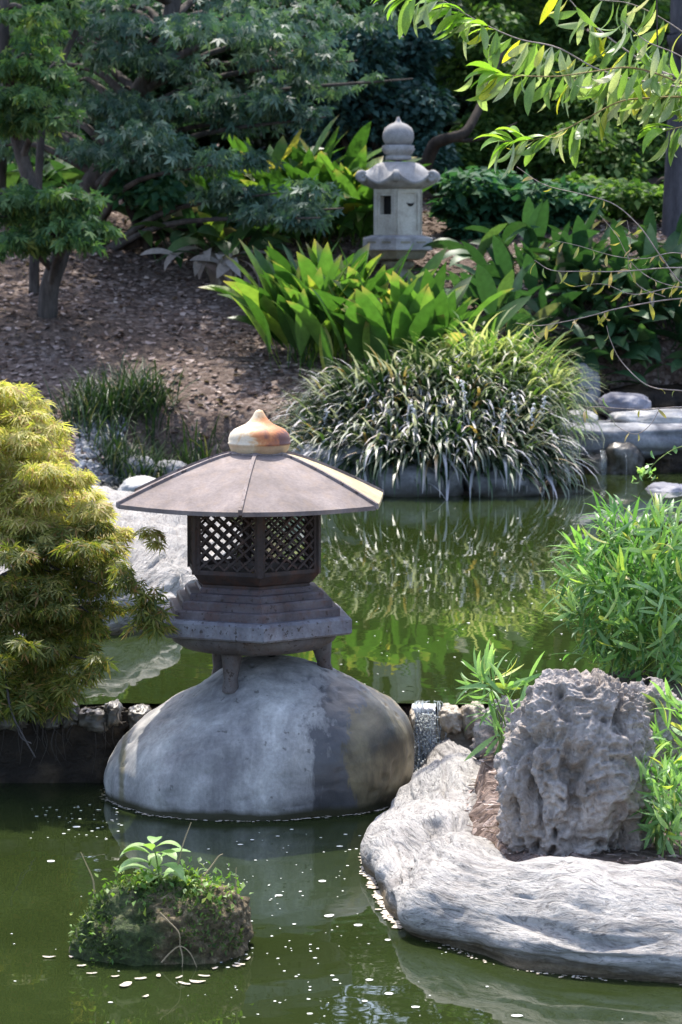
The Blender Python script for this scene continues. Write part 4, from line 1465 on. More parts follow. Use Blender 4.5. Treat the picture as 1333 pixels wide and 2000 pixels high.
# big shaded maple, sprays in layers
b = W(196, 470, 20.6); b[2] = gz(b[0], b[1])
tr = [b + [0, 0, -.1], W(176, 380, 20.5), W(205, 320, 20.4), W(240, 230, 20.4), W(300, 130, 20.4), W(340, 0, 20.5), W(360, -250, 20.6)]
spr = [SP(545, 385, 19.0, 105, 26, 900), SP(600, 420, 18.9, 60, 16, 350), SP(470, 360, 19.2, 70, 22, 420), SP(350, 270, 19.4, 120, 30, 1000), SP(430, 300, 19.2, 80, 22, 500),
       SP(540, 190, 19.6, 90, 24, 700), SP(590, 215, 19.5, 50, 16, 260), SP(430, 190, 19.8, 100, 26, 700), SP(470, 60, 19.8, 150, 30, 1000), SP(560, 120, 19.7, 80, 24, 500), SP(330, 110, 19.9, 130, 34, 1000),
       SP(230, 190, 20.0, 120, 30, 800), SP(300, 30, 20.0, 170, 34, 1000), SP(150, 60, 20.2, 120, 34, 700), SP(600, 20, 20.2, 120, 26, 600), SP(260, 300, 19.8, 70, 20, 300), SP(300, 230, 20.0, 100, 24, 500)]
spr += fill(-50, 340, -420, -40, 20.4, 9, 150, 34, 600, 1.0) + fill(170, 640, -20, 170, 20.9, 9, 62, 30, 240, .7) + fill(170, 400, 170, 330, 20.7, 5, 62, 26, 240, .5) + fill(-40, 200, -20, 300, 21.2, 12, 62, 34, 240, .5)
tree('maple_tree', 'shaded blue-green maple with layered sprays above the bark slope', b, tr, .10, .05, broken([(c, (r[0] * 1.1, r[1], r[2] * 1.3), n * .62) for c, r, n in spr]), MAPLE, .078, M['maple'], M['bark_maple'], droop=.95, flat=.95, limbs=6)
# lighter green maple standing on the slope
b = W(92, 632, 18.8); b[2] = gz(b[0], b[1])
tr = [b + [0, 0, -.1], W(98, 560, 18.8), W(118, 500, 18.8), W(122, 450, 18.85), W(70, 380, 18.9), W(30, 250, 19.0), W(10, 100, 19.0), W(0, -120, 19.1)]
spr = [SP(60, 400, 18.2, 100, 24, 420), SP(130, 380, 18.1, 70, 18, 220), SP(50, 450, 18.2, 95, 28, 420), SP(120, 430, 18.1, 66, 22, 220), SP(10, 480, 18.2, 60, 18, 180), SP(160, 400, 18.2, 35, 14, 70),
       SP(40, 130, 18.6, 70, 26, 330), SP(90, 200, 18.5, 80, 22, 330), SP(20, 230, 18.5, 80, 22, 300), SP(60, 30, 18.7, 110, 30, 450)]
spr += fill(-30, 175, 375, 470, 18.2, 14, 42, 15, 150, .35) + fill(-30, 130, 60, 240, 18.5, 12, 46, 16, 150, .4)
spr += fill(-250, 60, -380, 0, 19.1, 7, 130, 32, 450, .6)
tree('maple_tree', 'lighter green maple with dark trunk standing on the bark slope', b, tr, .072, .036, broken([(c, r, n * .7) for c, r, n in spr], 5), MAPLE, .08, M['maple_green'], M['bark_maple'], droop=.95, flat=.95, ragged=.9, limbs=5)
# second thin trunk beside it
b = W(66, 560, 19.3); b[2] = gz(b[0], b[1])
tb = MB(); tube(tb, [b - [0, 0, .1], W(68, 480, 19.3), W(74, 380, 19.3), W(90, 200, 19.4), W(150, 60, 19.5)], .04, .02, 7, 20)
solo('tree_stem', tb, M['bark_maple'], b, 'thin dark stem rising close behind the lighter green maple trunk', 'tree')
b = W(-14, 330, 21.6); b[2] = gz(b[0], b[1])
tb = MB(); tube(tb, [b - [0, 0, .1], W(-6, 320, 21.6), W(6, 260, 21.6), W(16, 180, 21.6), W(0, -100, 21.6), W(-40, -400, 21.6)], .09, .05, 8, 20)
solo('tree_stem', tb, M['bark_maple'], b, 'grey trunk cut by the picture edge behind green maple leaves', 'tree')


def shrub(name, label, boxes, Y, mat, size, base_px, leaf=OVAL, group=None, stems=4, droop=.3, flat=.7, cat='shrub'):
    b = W(base_px[0], base_px[1], Y); b[2] = gz(b[0], b[1])
    t = thing(name, label, cat, b, group)
    cb = MB()
    for c, r, n in boxes:
        spray(cb, leaf[0], leaf[1], c, r, n, size, flat, droop, .35)
    part('foliage', cb, mat, t, kind='stuff')
    for k in range(stems):
        c = boxes[int(rng.integers(len(boxes)))][0]
        sb = MB(); tube(sb, [b + [rng.normal() * .08, rng.normal() * .08, -.1], b * .5 + c * .5 + [rng.normal() * .1, 0, .15], c], .045, .012, 6, 12)
        part('stem', sb, M['bark_dark'], t)
    return t


bx = fill(590, 850, 70, 330, 23.6, 26, 62, 50, 620, .7)
shrub('camellia_shrub', 'dark blue-green glossy shrub behind the stone lantern finial', bx, 23.6, M['blue_shrub'], .085, (720, 480))
bx = fill(500, 860, -330, 60, 24.2, 22, 80, 60, 520, .9)
shrub('evergreen_tree', 'tall dark evergreen rising over the blue-green shrub', bx, 24.2, M['dark_tree'], .085, (690, 440), cat='tree')
bx = fill(880, 1130, 40, 330, 24.4, 24, 70, 52, 520, .8)
shrub('laurel_shrub', 'leafy green shrub behind the peach branch tips', bx, 24.4, M['mid_shrub'], .085, (1000, 430))
bx = fill(1110, 1420, 120, 370, 23.8, 24, 70, 50, 520, .8)
shrub('laurel_shrub', 'bright green speckled shrub next to the dark grey trunk', bx, 23.8, M['mid_shrub'], .08, (1200, 440))
bx = fill(900, 1450, -330, 70, 25.4, 26, 95, 66, 520, 1.0)
shrub('evergreen_tree', 'leafy evergreen tree above the peach branches', bx, 25.4, M['mid_shrub'], .09, (1250, 420), cat='tree')
bx = fill(860, 1010, 350, 475, 21.0, 18, 42, 22, 240, .5) + fill(1000, 1130, 370, 450, 21.2, 14, 42, 22, 220, .6)
shrub('groundcover_plant', 'low round-leaved groundcover beside the stone lantern', bx, 21.6, M['round_leaf'], .11, (930, 480), stems=2, droop=.1, flat=.35, cat='plant')
bx = fill(1100, 1400, 350, 450, 21.6, 22, 55, 26, 260, .8)
shrub('groundcover_plant', 'loose green groundcover below the speckled shrub', bx, 22.0, M['mid_shrub'], .09, (1250, 470), stems=2, droop=.1, flat=.4, cat='plant')
bx = fill(230, 330, 300, 390, 19.9, 7, 34, 26, 170, .25)
shrub('broadleaf_shrub', 'small broad-leaved shrub in deep shade under the layered maple', bx, 20.4, M['round_leaf'], .10, (285, 410), stems=2)
# dark trees further up the slope
far = [(-260, 27.5, 'dark evergreen tree far up the slope at the shaded edge'), (60, 28.5, 'dark evergreen tree in the gap behind the lighter green maple'), (330, 27.0, 'dark evergreen tree hidden behind the layered maple'), (620, 29.5, 'dark evergreen tree far behind the blue-green shrub'), (900, 29.0, 'dark evergreen tree far behind the leafy green shrub'), (1200, 28.5, 'dark evergreen tree far behind the speckled shrub'), (1500, 28.0, 'dark evergreen tree far up the slope beyond the grey trunk')]
for px, Y, lb in far:
    b = W(px, 400, Y); b[2] = gz(b[0], b[1])
    spr = fill(px - 190, px + 190, -1350, 60, Y, 30, 130, 100, 430, 1.2) + fill(px - 190, px + 190, 60, 420, Y - .5, 16, 110, 70, 500, .8)
    tree('evergreen_tree', lb, b, [b - [0, 0, .2], b + [.05, 0, 1.5], b + [-.1, .1, 4], b + [.1, 0, 9.5]], .16, .05, spr, OVAL, .17, M['dark_tree'], M['bark_dark'], droop=.3, flat=.8, limbs=0, group='dark evergreens closing off the slope')
# dark leaning branch behind the stone lantern and the grey trunk at the frame edge
b = W(800, 420, 22.6); b[2] = gz(b[0], b[1])
t = thing('leaning_tree', 'dark leaning trunk slanting up behind the stone lantern roof', 'tree', b)
tb = MB(); tube(tb, [b - [0, 0, .1], W(842, 296, 22.4), W(870, 272, 22.3), W(905, 262, 22.3), W(925, 235, 22.4), W(950, 180, 22.6), W(985, 90, 23)], .06, .025, 7, 26)
part('trunk', tb, M['bark_dark'], t)
tb = MB(); tube(tb, [W(880, 270, 22.3), W(920, 274, 22.3), W(965, 262, 22.4), W(1010, 240, 22.5)], .025, .008, 6, 12)
part('limb', tb, M['bark_dark'], t)
b = W(1322, 400, 20.6); b[2] = gz(b[0], b[1])
t = thing('grey_tree', 'thick dark grey tree trunk at the frame edge behind peach leaves', 'tree', b)
tb = MB(); tube(tb, [b + [.03, 0, -.2], W(1334, 360, 20.6), W(1340, 200, 20.6), W(1342, 0, 20.6), W(1350, -400, 20.7), W(1330, -900, 20.9)], .15, .10, 14, 40)
part('trunk', tb, M['bark_grey'], t)
tb = MB(); tube(tb, [W(1345, 110, 20.55), W(1320, 80, 20.42), W(1316, 66, 20.4)], .075, .045, 9, 10)
part('limb', tb, M['bark_grey'], t)
cb = MB()
for c, r, n in fill(1180, 1600, -1000, -420, 20.8, 14, 170, 70, 420, 1.4):
    spray(cb, OV, OF, c, r, n, .12, .7, .3)
part('crown', cb, M['mid_shrub'], t, kind='stuff')

# ------------------------------------------------------------------ aspidistra clumps, every leaf its own piece
ASP = {}
for mk_ in ('aspid', 'aspid_dark', 'dead_leaf'):
    ASP[mk_] = []
    for j, (bend, w, fold) in enumerate(((.35, .09, .30), (.7, .098, .25), (1.05, .105, .22), (1.5, .11, .2), (2.0, .10, .2), (.5, .112, .15))):
        V, Fc, UV = blade(.55, w, bend, 10, .26, fold, .5 * (-1) ** j)
        ASP[mk_].append(MB().add(V, Fc, UV).mesh('leaf', M[mk_], uv=True))


def aspid(name, label, roots, n, mat, lean=(.1, .9), scale=(.75, 1.15), az0=None, azw=math.pi, picks=(0, 1, 2, 3, 4, 5), zoff=0.0):
    """roots: (px, row-free Y, spread px) spots; leaves fan out from the ground there"""
    bx_ = W(roots[0][0], 600, roots[0][1])
    base = np.array([bx_[0], roots[0][1], gz(bx_[0], roots[0][1])])
    t = thing(name, label, 'plant', base)
    for k in range(n):
        px, Y, sp_, sy = roots[k % len(roots)]
        Yk = Y + rng.normal() * sy
        ox = rng.normal()
        x = W(px, 600, Y)[0] + ox * sp_ * mm(Y)
        z = gz(x, Yk) + zoff
        side = ox
        az = (az0 if az0 is not None else (-math.pi / 2)) + rng.uniform(-azw, azw)
        if rng.random() < .5: az = math.atan2(-.5 + rng.normal() * .5, side + rng.normal() * .4)
        tilt = rng.uniform(*lean)
        R = rot_za(np.array([az]), np.array([tilt]))[0]
        s = rng.uniform(*scale)
        Mx = Matrix.Translation((x, Yk, z)) @ Matrix(R.tolist()).to_4x4() @ Matrix.Rotation(rng.normal() * .35, 4, 'Z') @ Matrix.Scale(s, 4)
        inst('leaf', ASP[mat][picks[int(rng.integers(len(picks)))]], t, Mx)
    return t


aspid('aspidistra_plant', 'lush sunlit broad-leaved clump in front of the stone lantern', [(590, 18.0, 22, .15), (650, 18.0, 28, .2), (710, 17.95, 28, .2), (770, 17.6, 26, .12), (830, 17.6, 22, .12), (610, 18.3, 30, .15)], 280, 'aspid', (.0, .55), (.9, 1.45), picks=(0, 1, 0, 2, 5, 1))
aspid('aspidistra_plant', 'backlit yellow-green broad-leaved clump up the slope beside the stone lantern', [(520, 20.6, 40, .25), (600, 20.4, 40, .25), (650, 20.5, 30, .2), (690, 20.5, 22, .15), (480, 20.9, 35, .2), (560, 21.3, 50, .2)], 270, 'aspid', (.1, .8), (1.0, 1.45))
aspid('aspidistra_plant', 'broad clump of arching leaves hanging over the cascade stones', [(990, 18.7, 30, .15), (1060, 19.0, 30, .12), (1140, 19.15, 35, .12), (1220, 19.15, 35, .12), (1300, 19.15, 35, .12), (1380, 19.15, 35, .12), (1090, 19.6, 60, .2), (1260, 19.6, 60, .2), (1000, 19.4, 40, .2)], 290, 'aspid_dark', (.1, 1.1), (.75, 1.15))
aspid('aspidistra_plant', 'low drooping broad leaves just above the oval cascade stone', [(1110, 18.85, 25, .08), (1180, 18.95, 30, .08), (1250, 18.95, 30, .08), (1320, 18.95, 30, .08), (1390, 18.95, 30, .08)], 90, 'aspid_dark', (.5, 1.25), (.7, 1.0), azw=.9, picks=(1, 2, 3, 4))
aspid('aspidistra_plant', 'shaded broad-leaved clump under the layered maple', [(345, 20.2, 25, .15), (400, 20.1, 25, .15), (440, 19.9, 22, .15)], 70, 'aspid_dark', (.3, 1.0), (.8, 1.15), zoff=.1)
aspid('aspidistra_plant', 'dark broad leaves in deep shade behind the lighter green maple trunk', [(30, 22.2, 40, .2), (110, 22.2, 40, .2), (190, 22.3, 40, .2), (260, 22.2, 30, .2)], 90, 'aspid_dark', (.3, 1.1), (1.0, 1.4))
aspid('dead_leaf_skirt', 'withered pale leaves hanging below the shaded broad-leaved clump', [(425, 19.6, 22, .1), (460, 19.5, 15, .1), (400, 19.7, 20, .1)], 26, 'dead_leaf', (.9, 1.5), (.55, .85), picks=(3, 4, 2), azw=.6, zoff=.16)

# ------------------------------------------------------------------ spiky liriope mound over the pond edge
lb_ = np.array([W(850, 900, 16.6)[0], 16.6, gz(W(850, 900, 16.6)[0], 16.6)])
LI = thing('liriope_clump', 'large spiky grassy mound drooping over the pond edge below the stone lantern', 'plant', lb_)
ST = [strip(.44, .021, bnd, 7) for bnd in (1.2, 1.7, 2.2, 2.7, 1.5)]


def blades(mb, n, x0, x1, Yc, ztop, prof, wild=.35, sc=(.7, 1.15), front=1.0):
    for T in ST:
        m_ = n // len(ST)
        u = rng.uniform(-1, 1, m_)
        v = rng.uniform(-1, 1, m_)
        x = (x0 + x1) / 2 + u * (x1 - x0) / 2
        z, y = prof(u, v)
        pos = np.stack([x, y, z], 1)
        az = np.arctan2(-front + rng.normal(size=m_) * wild * 1.3 + np.clip(v, 0, 1) * .7, u * .9 + rng.normal(size=m_) * wild * 1.6)
        tilt = np.clip(rng.normal(.45, .28, m_) + .35 * np.clip(-v, 0, 1), 0, 1.3)
        scatter_uv(mb, T, pos, rot_za(az, tilt), rng.uniform(*sc, m_))


xa, xb = W(615, 800, 16.6)[0], W(1055, 800, 16.6)[0]


def prof1(u, v):
    y = 16.35 + v * .50 + .12 * u * u
    dome = np.sqrt(np.clip(1 - (u * .98) ** 2, 0, 1)) ** .7
    z = .30 + dome * (.10 + .34 * sstep(-1, .6, v)) + rng.normal(size=len(u)) * .03
    return z, y


mb = MB(); blades(mb, 4200, xa, xb, 16.6, 1.0, prof1)
part('foliage', mb, M['liriope'], LI, uv=True, kind='stuff')
xa2, xb2 = W(820, 800, 17)[0], W(1085, 800, 17)[0]


def prof2(u, v):
    y = 16.8 + v * .4
    dome = np.sqrt(np.clip(1 - (u * .95) ** 2, 0, 1)) ** .8
    z = .45 + dome * (.20 + .24 * sstep(-1, .5, v)) + rng.normal(size=len(u)) * .03
    return z, y


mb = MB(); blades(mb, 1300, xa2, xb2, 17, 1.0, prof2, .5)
part('sun_toned_foliage', mb, M['liriope_sun'], LI, uv=True, kind='stuff', label='crest blades with sunlight put into their pale colour')
for px, row in ((640, 800), (700, 835), (760, 800), (805, 790), (960, 870), (985, 800), (1040, 790), (1062, 775), (1000, 770), (900, 745), (870, 780), (1075, 840), (690, 880), (612, 880), (930, 900), (965, 905), (1050, 870), (840, 850)):
    p = W(px, row, 15.95 + rng.uniform(-.1, .15))
    mb = MB()
    lean = np.array([rng.normal() * .35, -.35, -.8])
    for q in range(26):
        t = q / 26
        c = p + lean * t * .16 + rng.normal(size=3) * .007
        s = .009 * (1 - .55 * t)
        V = np.array([[s, 0, 0], [-s, 0, 0], [0, s, 0], [0, -s, 0], [0, 0, s], [0, 0, -s]]) + c
        mb.add(V, [[0, 2, 4], [2, 1, 4], [1, 3, 4], [3, 0, 4], [2, 0, 5], [1, 2, 5], [3, 1, 5], [0, 3, 5]])
    part('flower_spike', mb, M['spike'], LI, kind='stuff')
# dark grass tufts on the bare bank
STG = [strip(.34, .010, bnd, 5) for bnd in (.6, 1.1, 1.7)]
for (px, row, wpx, Y, n, lb) in ((185, 800, 60, 16.9, 420, 'dark grass tuft with straw-coloured base next to the laceleaf maple'), (265, 780, 62, 17.1, 480, 'tallest dark grass tuft on the bare bank'), (270, 872, 75, 16.4, 520, 'dark grass tuft drooping over the rounded grey stone'), (370, 850, 60, 16.7, 380, 'low dark grass tuft at the pond edge left of the finial'), (455, 862, 70, 16.6, 420, 'low dark grass tuft right behind the lantern finial'), (565, 850, 50, 16.6, 300, 'dark grass tuft between the finial and the spiky mound')):
    lb = lb.replace(' left of the finial', ' near the small grey stone')
    x = W(px, row, Y)[0]
    base = np.array([x, Y, gz(x, Y)])
    t = thing('grass_tuft', lb, 'grass', base, 'dark grass tufts on the bank')
    mb = MB()
    for T in STG:
        m_ = n // 3
        pos = np.stack([x + rng.normal(size=m_) * wpx * mm(Y) * .5, Y + rng.normal(size=m_) * .12, np.zeros(m_)], 1)
        pos[:, 2] = ground_z(pos[:, 0], pos[:, 1]) - .01
        az = rng.uniform(-math.pi, math.pi, m_)
        scatter_uv(mb, T, pos, rot_za(az, np.abs(rng.normal(.3, .25, m_))), rng.uniform(.6, 1.1, m_))
    part('blades', mb, M['mondo'], t, uv=True, kind='stuff')

# ------------------------------------------------------------------ leaf litter and gravel on the slope
mb = MB()
CH = np.array([[-.5, -.3, 0], [.1, -.42, .10], [.55, 0, 0], [.1, .40, .12], [-.5, .28, .02]])
CF = np.array([[0, 1, 3, 4], [1, 2, 3, 3]])
chipF = np.array([[0, 1, 3, 4]])
n = 15000
x = rng.uniform(-3.4, 3.2, n); y = rng.uniform(15.9, 23.5, n)
keep = (poly_sd(x, y, POLY_U) > .15)
x, y = x[keep], y[keep]
n = len(x)
z = ground_z(x, y) + .012
d = np.stack([rng.normal(size=n), rng.normal(size=n), rng.normal(size=n) * .25], 1)
up = np.stack([rng.normal(size=n) * .35, -.3 + rng.normal(size=n) * .35, np.ones(n)], 1)
sc = np.stack([rng.uniform(.018, .05, n), rng.uniform(.018, .065, n), rng.uniform(.03, .07, n)], 1)
scatter(mb, CH, np.array([[0, 1, 3, 4]]), np.stack([x, y, z], 1), frames(d, up), sc)
mb2 = MB()
scatter(mb2, CH[[1, 2, 3]], np.array([[0, 1, 2]]), np.stack([x, y, z], 1), frames(d, up), sc)
mb.v += mb2.v; mb.f += [f + mb.n for f in mb2.f]; mb.uv += mb2.uv; mb.n += mb2.n
solo('leaf_litter', mb, M['litter'], (0, 18, 1), 'brown and grey dead leaves scattered over the bare slope', 'leaf litter', kind='stuff')
mb = MB()
n = 5200
x = rng.uniform(.25, 2.0, n); y = rng.uniform(6.5, 8.4, n)
keep = (poly_sd(x, y, POLY_L) > .0) & (ground_z(x, y) > .06)
x, y = x[keep], y[keep]; n = len(x)
z = ground_z(x, y) + .006
d = np.stack([rng.normal(size=n), rng.normal(size=n), rng.normal(size=n) * .2], 1)
up = np.stack([rng.normal(size=n) * .35, rng.normal(size=n) * .35, np.ones(n)], 1)
scatter(mb, CH, np.array([[0, 1, 3, 4]]), np.stack([x, y, z], 1), frames(d, up), np.stack([rng.uniform(.003, .010, n), rng.uniform(.012, .045, n), rng.uniform(.01, .02, n)], 1))
solo('bark_mulch', mb, M['litter'], (1, 7.3, .15), 'fine brown bark mulch on the bed around the porous rock', 'mulch', kind='stuff')
mb = MB()
OCT = np.array([[1, 0, 0], [-1, 0, 0], [0, 1, 0], [0, -1, 0], [0, 0, .7], [0, 0, -.7]])
OCF = np.array([[0, 2, 4], [2, 1, 4], [1, 3, 4], [3, 0, 4], [2, 0, 5], [1, 2, 5], [3, 1, 5], [0, 3, 5]])
n = 500
pp = np.array([W(rng.uniform(150, 245), 930, rng.uniform(15.6, 16.9)) for _ in range(n)])
pp[:, 2] = np.maximum(ground_z(pp[:, 0], pp[:, 1]), ZU) + .01
scatter(mb, OCT, OCF, pp, frames(unit(n), unit(n)), np.stack([rng.uniform(.015, .04, n)] * 3, 1) * rng.uniform(.6, 1.2, (n, 3)))
solo('gravel', mb, M['stone_grey'], (pp[0][0], 16.4, .3), 'pale gravel at the pond edge by the rounded stones', 'gravel', kind='stuff', smooth=False)

# ------------------------------------------------------------------ yellow laceleaf maple
LM = np.array([W(-190, 1300, 9.0)[0], 9.25, .28])
t = thing('laceleaf_maple', 'low weeping laceleaf maple, yellow-green on top, by the iron lantern', 'tree', LM)
tb = MB()
tube(tb, [LM - [0, 0, .15], W(-150, 1220, 9.1), W(-60, 1180, 8.9), W(10, 1135, 8.75), W(60, 1105, 8.7), W(76, 1080, 8.7), W(90, 1040, 8.75)], .045, .009, 8, 40)
part('trunk', tb, M['bark_maple'], t)
for pts, r in (([W(58, 1107, 8.7), W(90, 1100, 8.66), W(130, 1120, 8.6), W(190, 1140, 8.5)], .008), ([W(20, 1128, 8.74), W(70, 1130, 8.65), W(120, 1160, 8.55), W(180, 1200, 8.5)], .006), ([W(-60, 1180, 8.9), W(-20, 1000, 8.9), W(60, 900, 8.9), W(120, 880, 8.85)], .010),
               ([W(-150, 1220, 9.1), W(-120, 1000, 9.2), W(-40, 850, 9.2), W(40, 800, 9.1)], .012), ([W(-60, 1180, 8.9), W(0, 1280, 8.5), W(20, 1380, 8.3), W(42, 1430, 8.25), W(70, 1480, 8.2)], .006), ([W(28, 1400, 8.28), W(42, 1440, 8.25), W(62, 1452, 8.22)], .003), ([W(-30, 1160, 8.8), W(60, 1230, 8.6), W(140, 1280, 8.5), W(200, 1290, 8.45)], .006)):
    tb = MB(); tube(tb, pts, r, .0022, 5, 16)
    part('limb', tb, M['bark_maple'], t)
for k in range(26):
    r_ = rng.uniform(1040, 1340)
    xo = float(np.interp(r_, [735, 850, 1000, 1060, 1180, 1300, 1400], [-10, 115, 190, 230, 215, 150, 60]))
    e_ = W(xo + rng.uniform(-60, 20), r_, 8.5 + rng.uniform(-.1, .2))
    s_p = W(xo - rng.uniform(120, 220), r_ - rng.uniform(40, 110), 8.7 + rng.uniform(0, .2))
    tb = MB(); tube(tb, [s_p, s_p * .45 + e_ * .55 + [0, 0, .045], e_], .0042, .001, 5, 12)
    part('twig', tb, M['bark_maple'], t)
top, low = MB(), MB()


def lace(mb, px, row, Y, rx, rz, n, size=.042, droop=.5):
    spray(mb, LACE_V, LACE_F, W(px, row, Y), (rx * mm(Y), rx * mm(Y) * .8, rz * mm(Y)), n, size, .45, droop)


def outline(row):
    return np.interp(row, [735, 770, 850, 940, 1000, 1060, 1130, 1180, 1240, 1300, 1370, 1420], [-25, 65, 110, 155, 185, 222, 205, 212, 165, 150, 95, 20])


for row in range(770, 1090, 25):
    xo = outline(row)
    for j in range(7):
        px = xo - 22 - j * 46 + rng.uniform(-20, 20)
        if px < -190: continue
        lace(top, px, row + rng.uniform(-10, 10), 8.55 + .00013 * max(0, xo - px) * 10 * .2 + rng.uniform(-.1, .3) + (row < 900) * .15, 46, 19, 84)
for px, row in ((20, 752), (-20, 745), (60, 770), (-60, 750)):
    lace(top, px, row + 18, 8.8, 40, 14, 45)
for row in range(1040, 1400, 28):
    xo = outline(row)
    nj = 7 if row < 1250 else 5
    for j in range(nj):
        px = xo - 20 - j * 46 + rng.uniform(-22, 22)
        if px < -180: continue
        lace(low, px, row + rng.uniform(-14, 14), 8.42 + rng.uniform(-.12, .3), 46, 18, 58, .042)
for px, row in ((315, 1045), (320, 1060), (300, 1035)):
    lace(top, px - 12, row, 8.4, 18, 8, 14)
for px, row in ((300, 1185), (318, 1200), (290, 1215), (325, 1225), (310, 1160), (270, 1140), (255, 1120), (60, 1260), (20, 1290), (210, 1290)):
    lace(low, px - 14, row, 8.15, 24, 14, 20, .05)
for px, row in ((-20, 1330), (30, 1345), (70, 1360), (110, 1350), (0, 1375), (50, 1385), (100, 1378), (140, 1340), (170, 1310)):
    lace(low, px, row, 8.32 + rng.uniform(-.06, .1), 34, 20, 34, .05)
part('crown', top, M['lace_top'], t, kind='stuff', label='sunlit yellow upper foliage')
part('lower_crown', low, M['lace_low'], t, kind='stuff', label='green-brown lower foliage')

# ------------------------------------------------------------------ bamboo
BT = []
for j, (bend, w) in enumerate(((.25, .12), (.6, .11), (1.0, .115))):
    V, Fc, UV = blade(1.0, w, bend, 7, .05, .25)
    BT.append((V, Fc, UV))
BM = [MB().add(*T).mesh('leaf', M['bamboo'], uv=True) for T in BT]


def bamboo(label, cpx, crow, Y, rx, rz, ry, nf, nparts, base_px, culms=14, size=(.07, .125), lf=(4, 7), flatbias=.0):
    x, _, _ = W(base_px[0], base_px[1], Y)
    base = np.array([x, Y, gz(x, Y)])
    t = thing('bamboo_clump', label, 'bamboo', base)
    c = W(cpx, crow, Y)
    r = np.array([rx * mm(Y), ry, rz * mm(Y)])
    leaves = []
    tips = []
    for _ in range(nf):
        d = unit(1)[0]
        q = rng.random() ** .45
        p = c + d * q * r
        tips.append(p)
        out = d * np.array([1, 1, .6]) * .55 + rng.normal(size=3) * .30 + np.array([0, -.12, .45])
        for k in range(int(rng.integers(*lf))):
            dd = out + rng.normal(size=3) * .62 + np.array([-.1, -.05, 0])
            dd /= np.linalg.norm(dd)
            leaves.append((p + rng.normal(size=3) * .008, dd, rng.uniform(*size), q * (1 - d[1] * .6)))
    leaves.sort(key=lambda l: -l[3])
    for k, (p, dd, s, _) in enumerate(leaves[:nparts]):
        q = Vector(dd).to_track_quat('Z', 'X').to_matrix().to_4x4() @ Matrix.Rotation(rng.uniform(0, 6.28), 4, 'Z')
        inst('leaf', BM[k % 3], t, Matrix.Translation(p) @ q @ Matrix.Scale(s, 4))
    rest = leaves[nparts:]
    if rest:
        mb = MB()
        for j in range(3):
            sub = rest[j::3]
            if not sub: continue
            D = np.array([l[1] for l in sub])
            az = np.arctan2(D[:, 1], D[:, 0]); ti = np.arccos(np.clip(D[:, 2], -1, 1))
            scatter_uv(mb, BT[j], np.array([l[0] for l in sub]), rot_za(az, ti), np.array([l[2] for l in sub]))
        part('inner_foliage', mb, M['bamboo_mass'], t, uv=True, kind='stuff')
    for k in range(culms):
        p = tips[int(rng.integers(len(tips)))]
        b0 = base + [rng.normal() * rx * mm(Y) * .25, rng.normal() * .06, -.02]
        mb = MB(); tube(mb, [b0, b0 * .55 + p * .45 + [0, 0, .04], p], .0035, .0012, 5, 10)
        part('culm', mb, M['culm'], t)
    return t


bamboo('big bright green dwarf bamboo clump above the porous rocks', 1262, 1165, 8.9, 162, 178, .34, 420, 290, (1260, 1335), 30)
bamboo('small bamboo tuft between the waterfall and the tall porous rock', 975, 1385, 7.9, 62, 92, .10, 13, 60, (985, 1470), 8, (.08, .13))
bamboo('bamboo tuft sprouting at the foot of the tall porous rock', 1300, 1560, 6.95, 62, 85, .12, 60, 150, (1300, 1660), 12, (.06, .10))
bamboo('bamboo tuft in the gap behind the low porous rock', 1325, 1425, 7.6, 60, 60, .12, 26, 100, (1320, 1470), 6, (.07, .11))

# ------------------------------------------------------------------ peach tree reaching in over the pond
PY = 9.3
tx = W(1640, 1300, 9.7)
PB = np.array([tx[0], 9.7, gz(tx[0], 9.7)])
pt = thing('peach_tree', 'peach tree branches with drooping narrow leaves reaching in over the scene', 'tree', PB)
tb = MB(); tube(tb, [PB - [0, 0, .1], W(1620, 1000, 9.7), W(1600, 700, 9.65), W(1560, 420, 9.6), W(1500, 230, 9.5), W(1480, -100, 9.5)], .055, .02, 9, 40)
part('trunk', tb, M['bark_maple'], pt)
PLF = {}
for mk_ in ('peach', 'peach_tip', 'twig_leaf'):
    PLF[mk_] = []
    for j, (bend, w) in enumerate(((.5, .22), (.9, .21), (1.3, .23))):
        V, Fc, UV = blade(1.0, w, bend, 9, .08, .45 - .1 * j, .5 * (-1) ** j)
        PLF[mk_].append(MB().add(V, Fc, UV).mesh('leaf', M[mk_], uv=True))


def leaf_at(p, d, s, mk_, roll=None, name='leaf'):
    q = Vector(d).to_track_quat('Z', 'X').to_matrix().to_4x4() @ Matrix.Rotation(rng.uniform(0, 6.28) if roll is None else roll, 4, 'Z')
    inst(name, PLF[mk_][int(rng.integers(3))], pt, Matrix.Translation(p) @ q @ Matrix.Scale(s, 4))


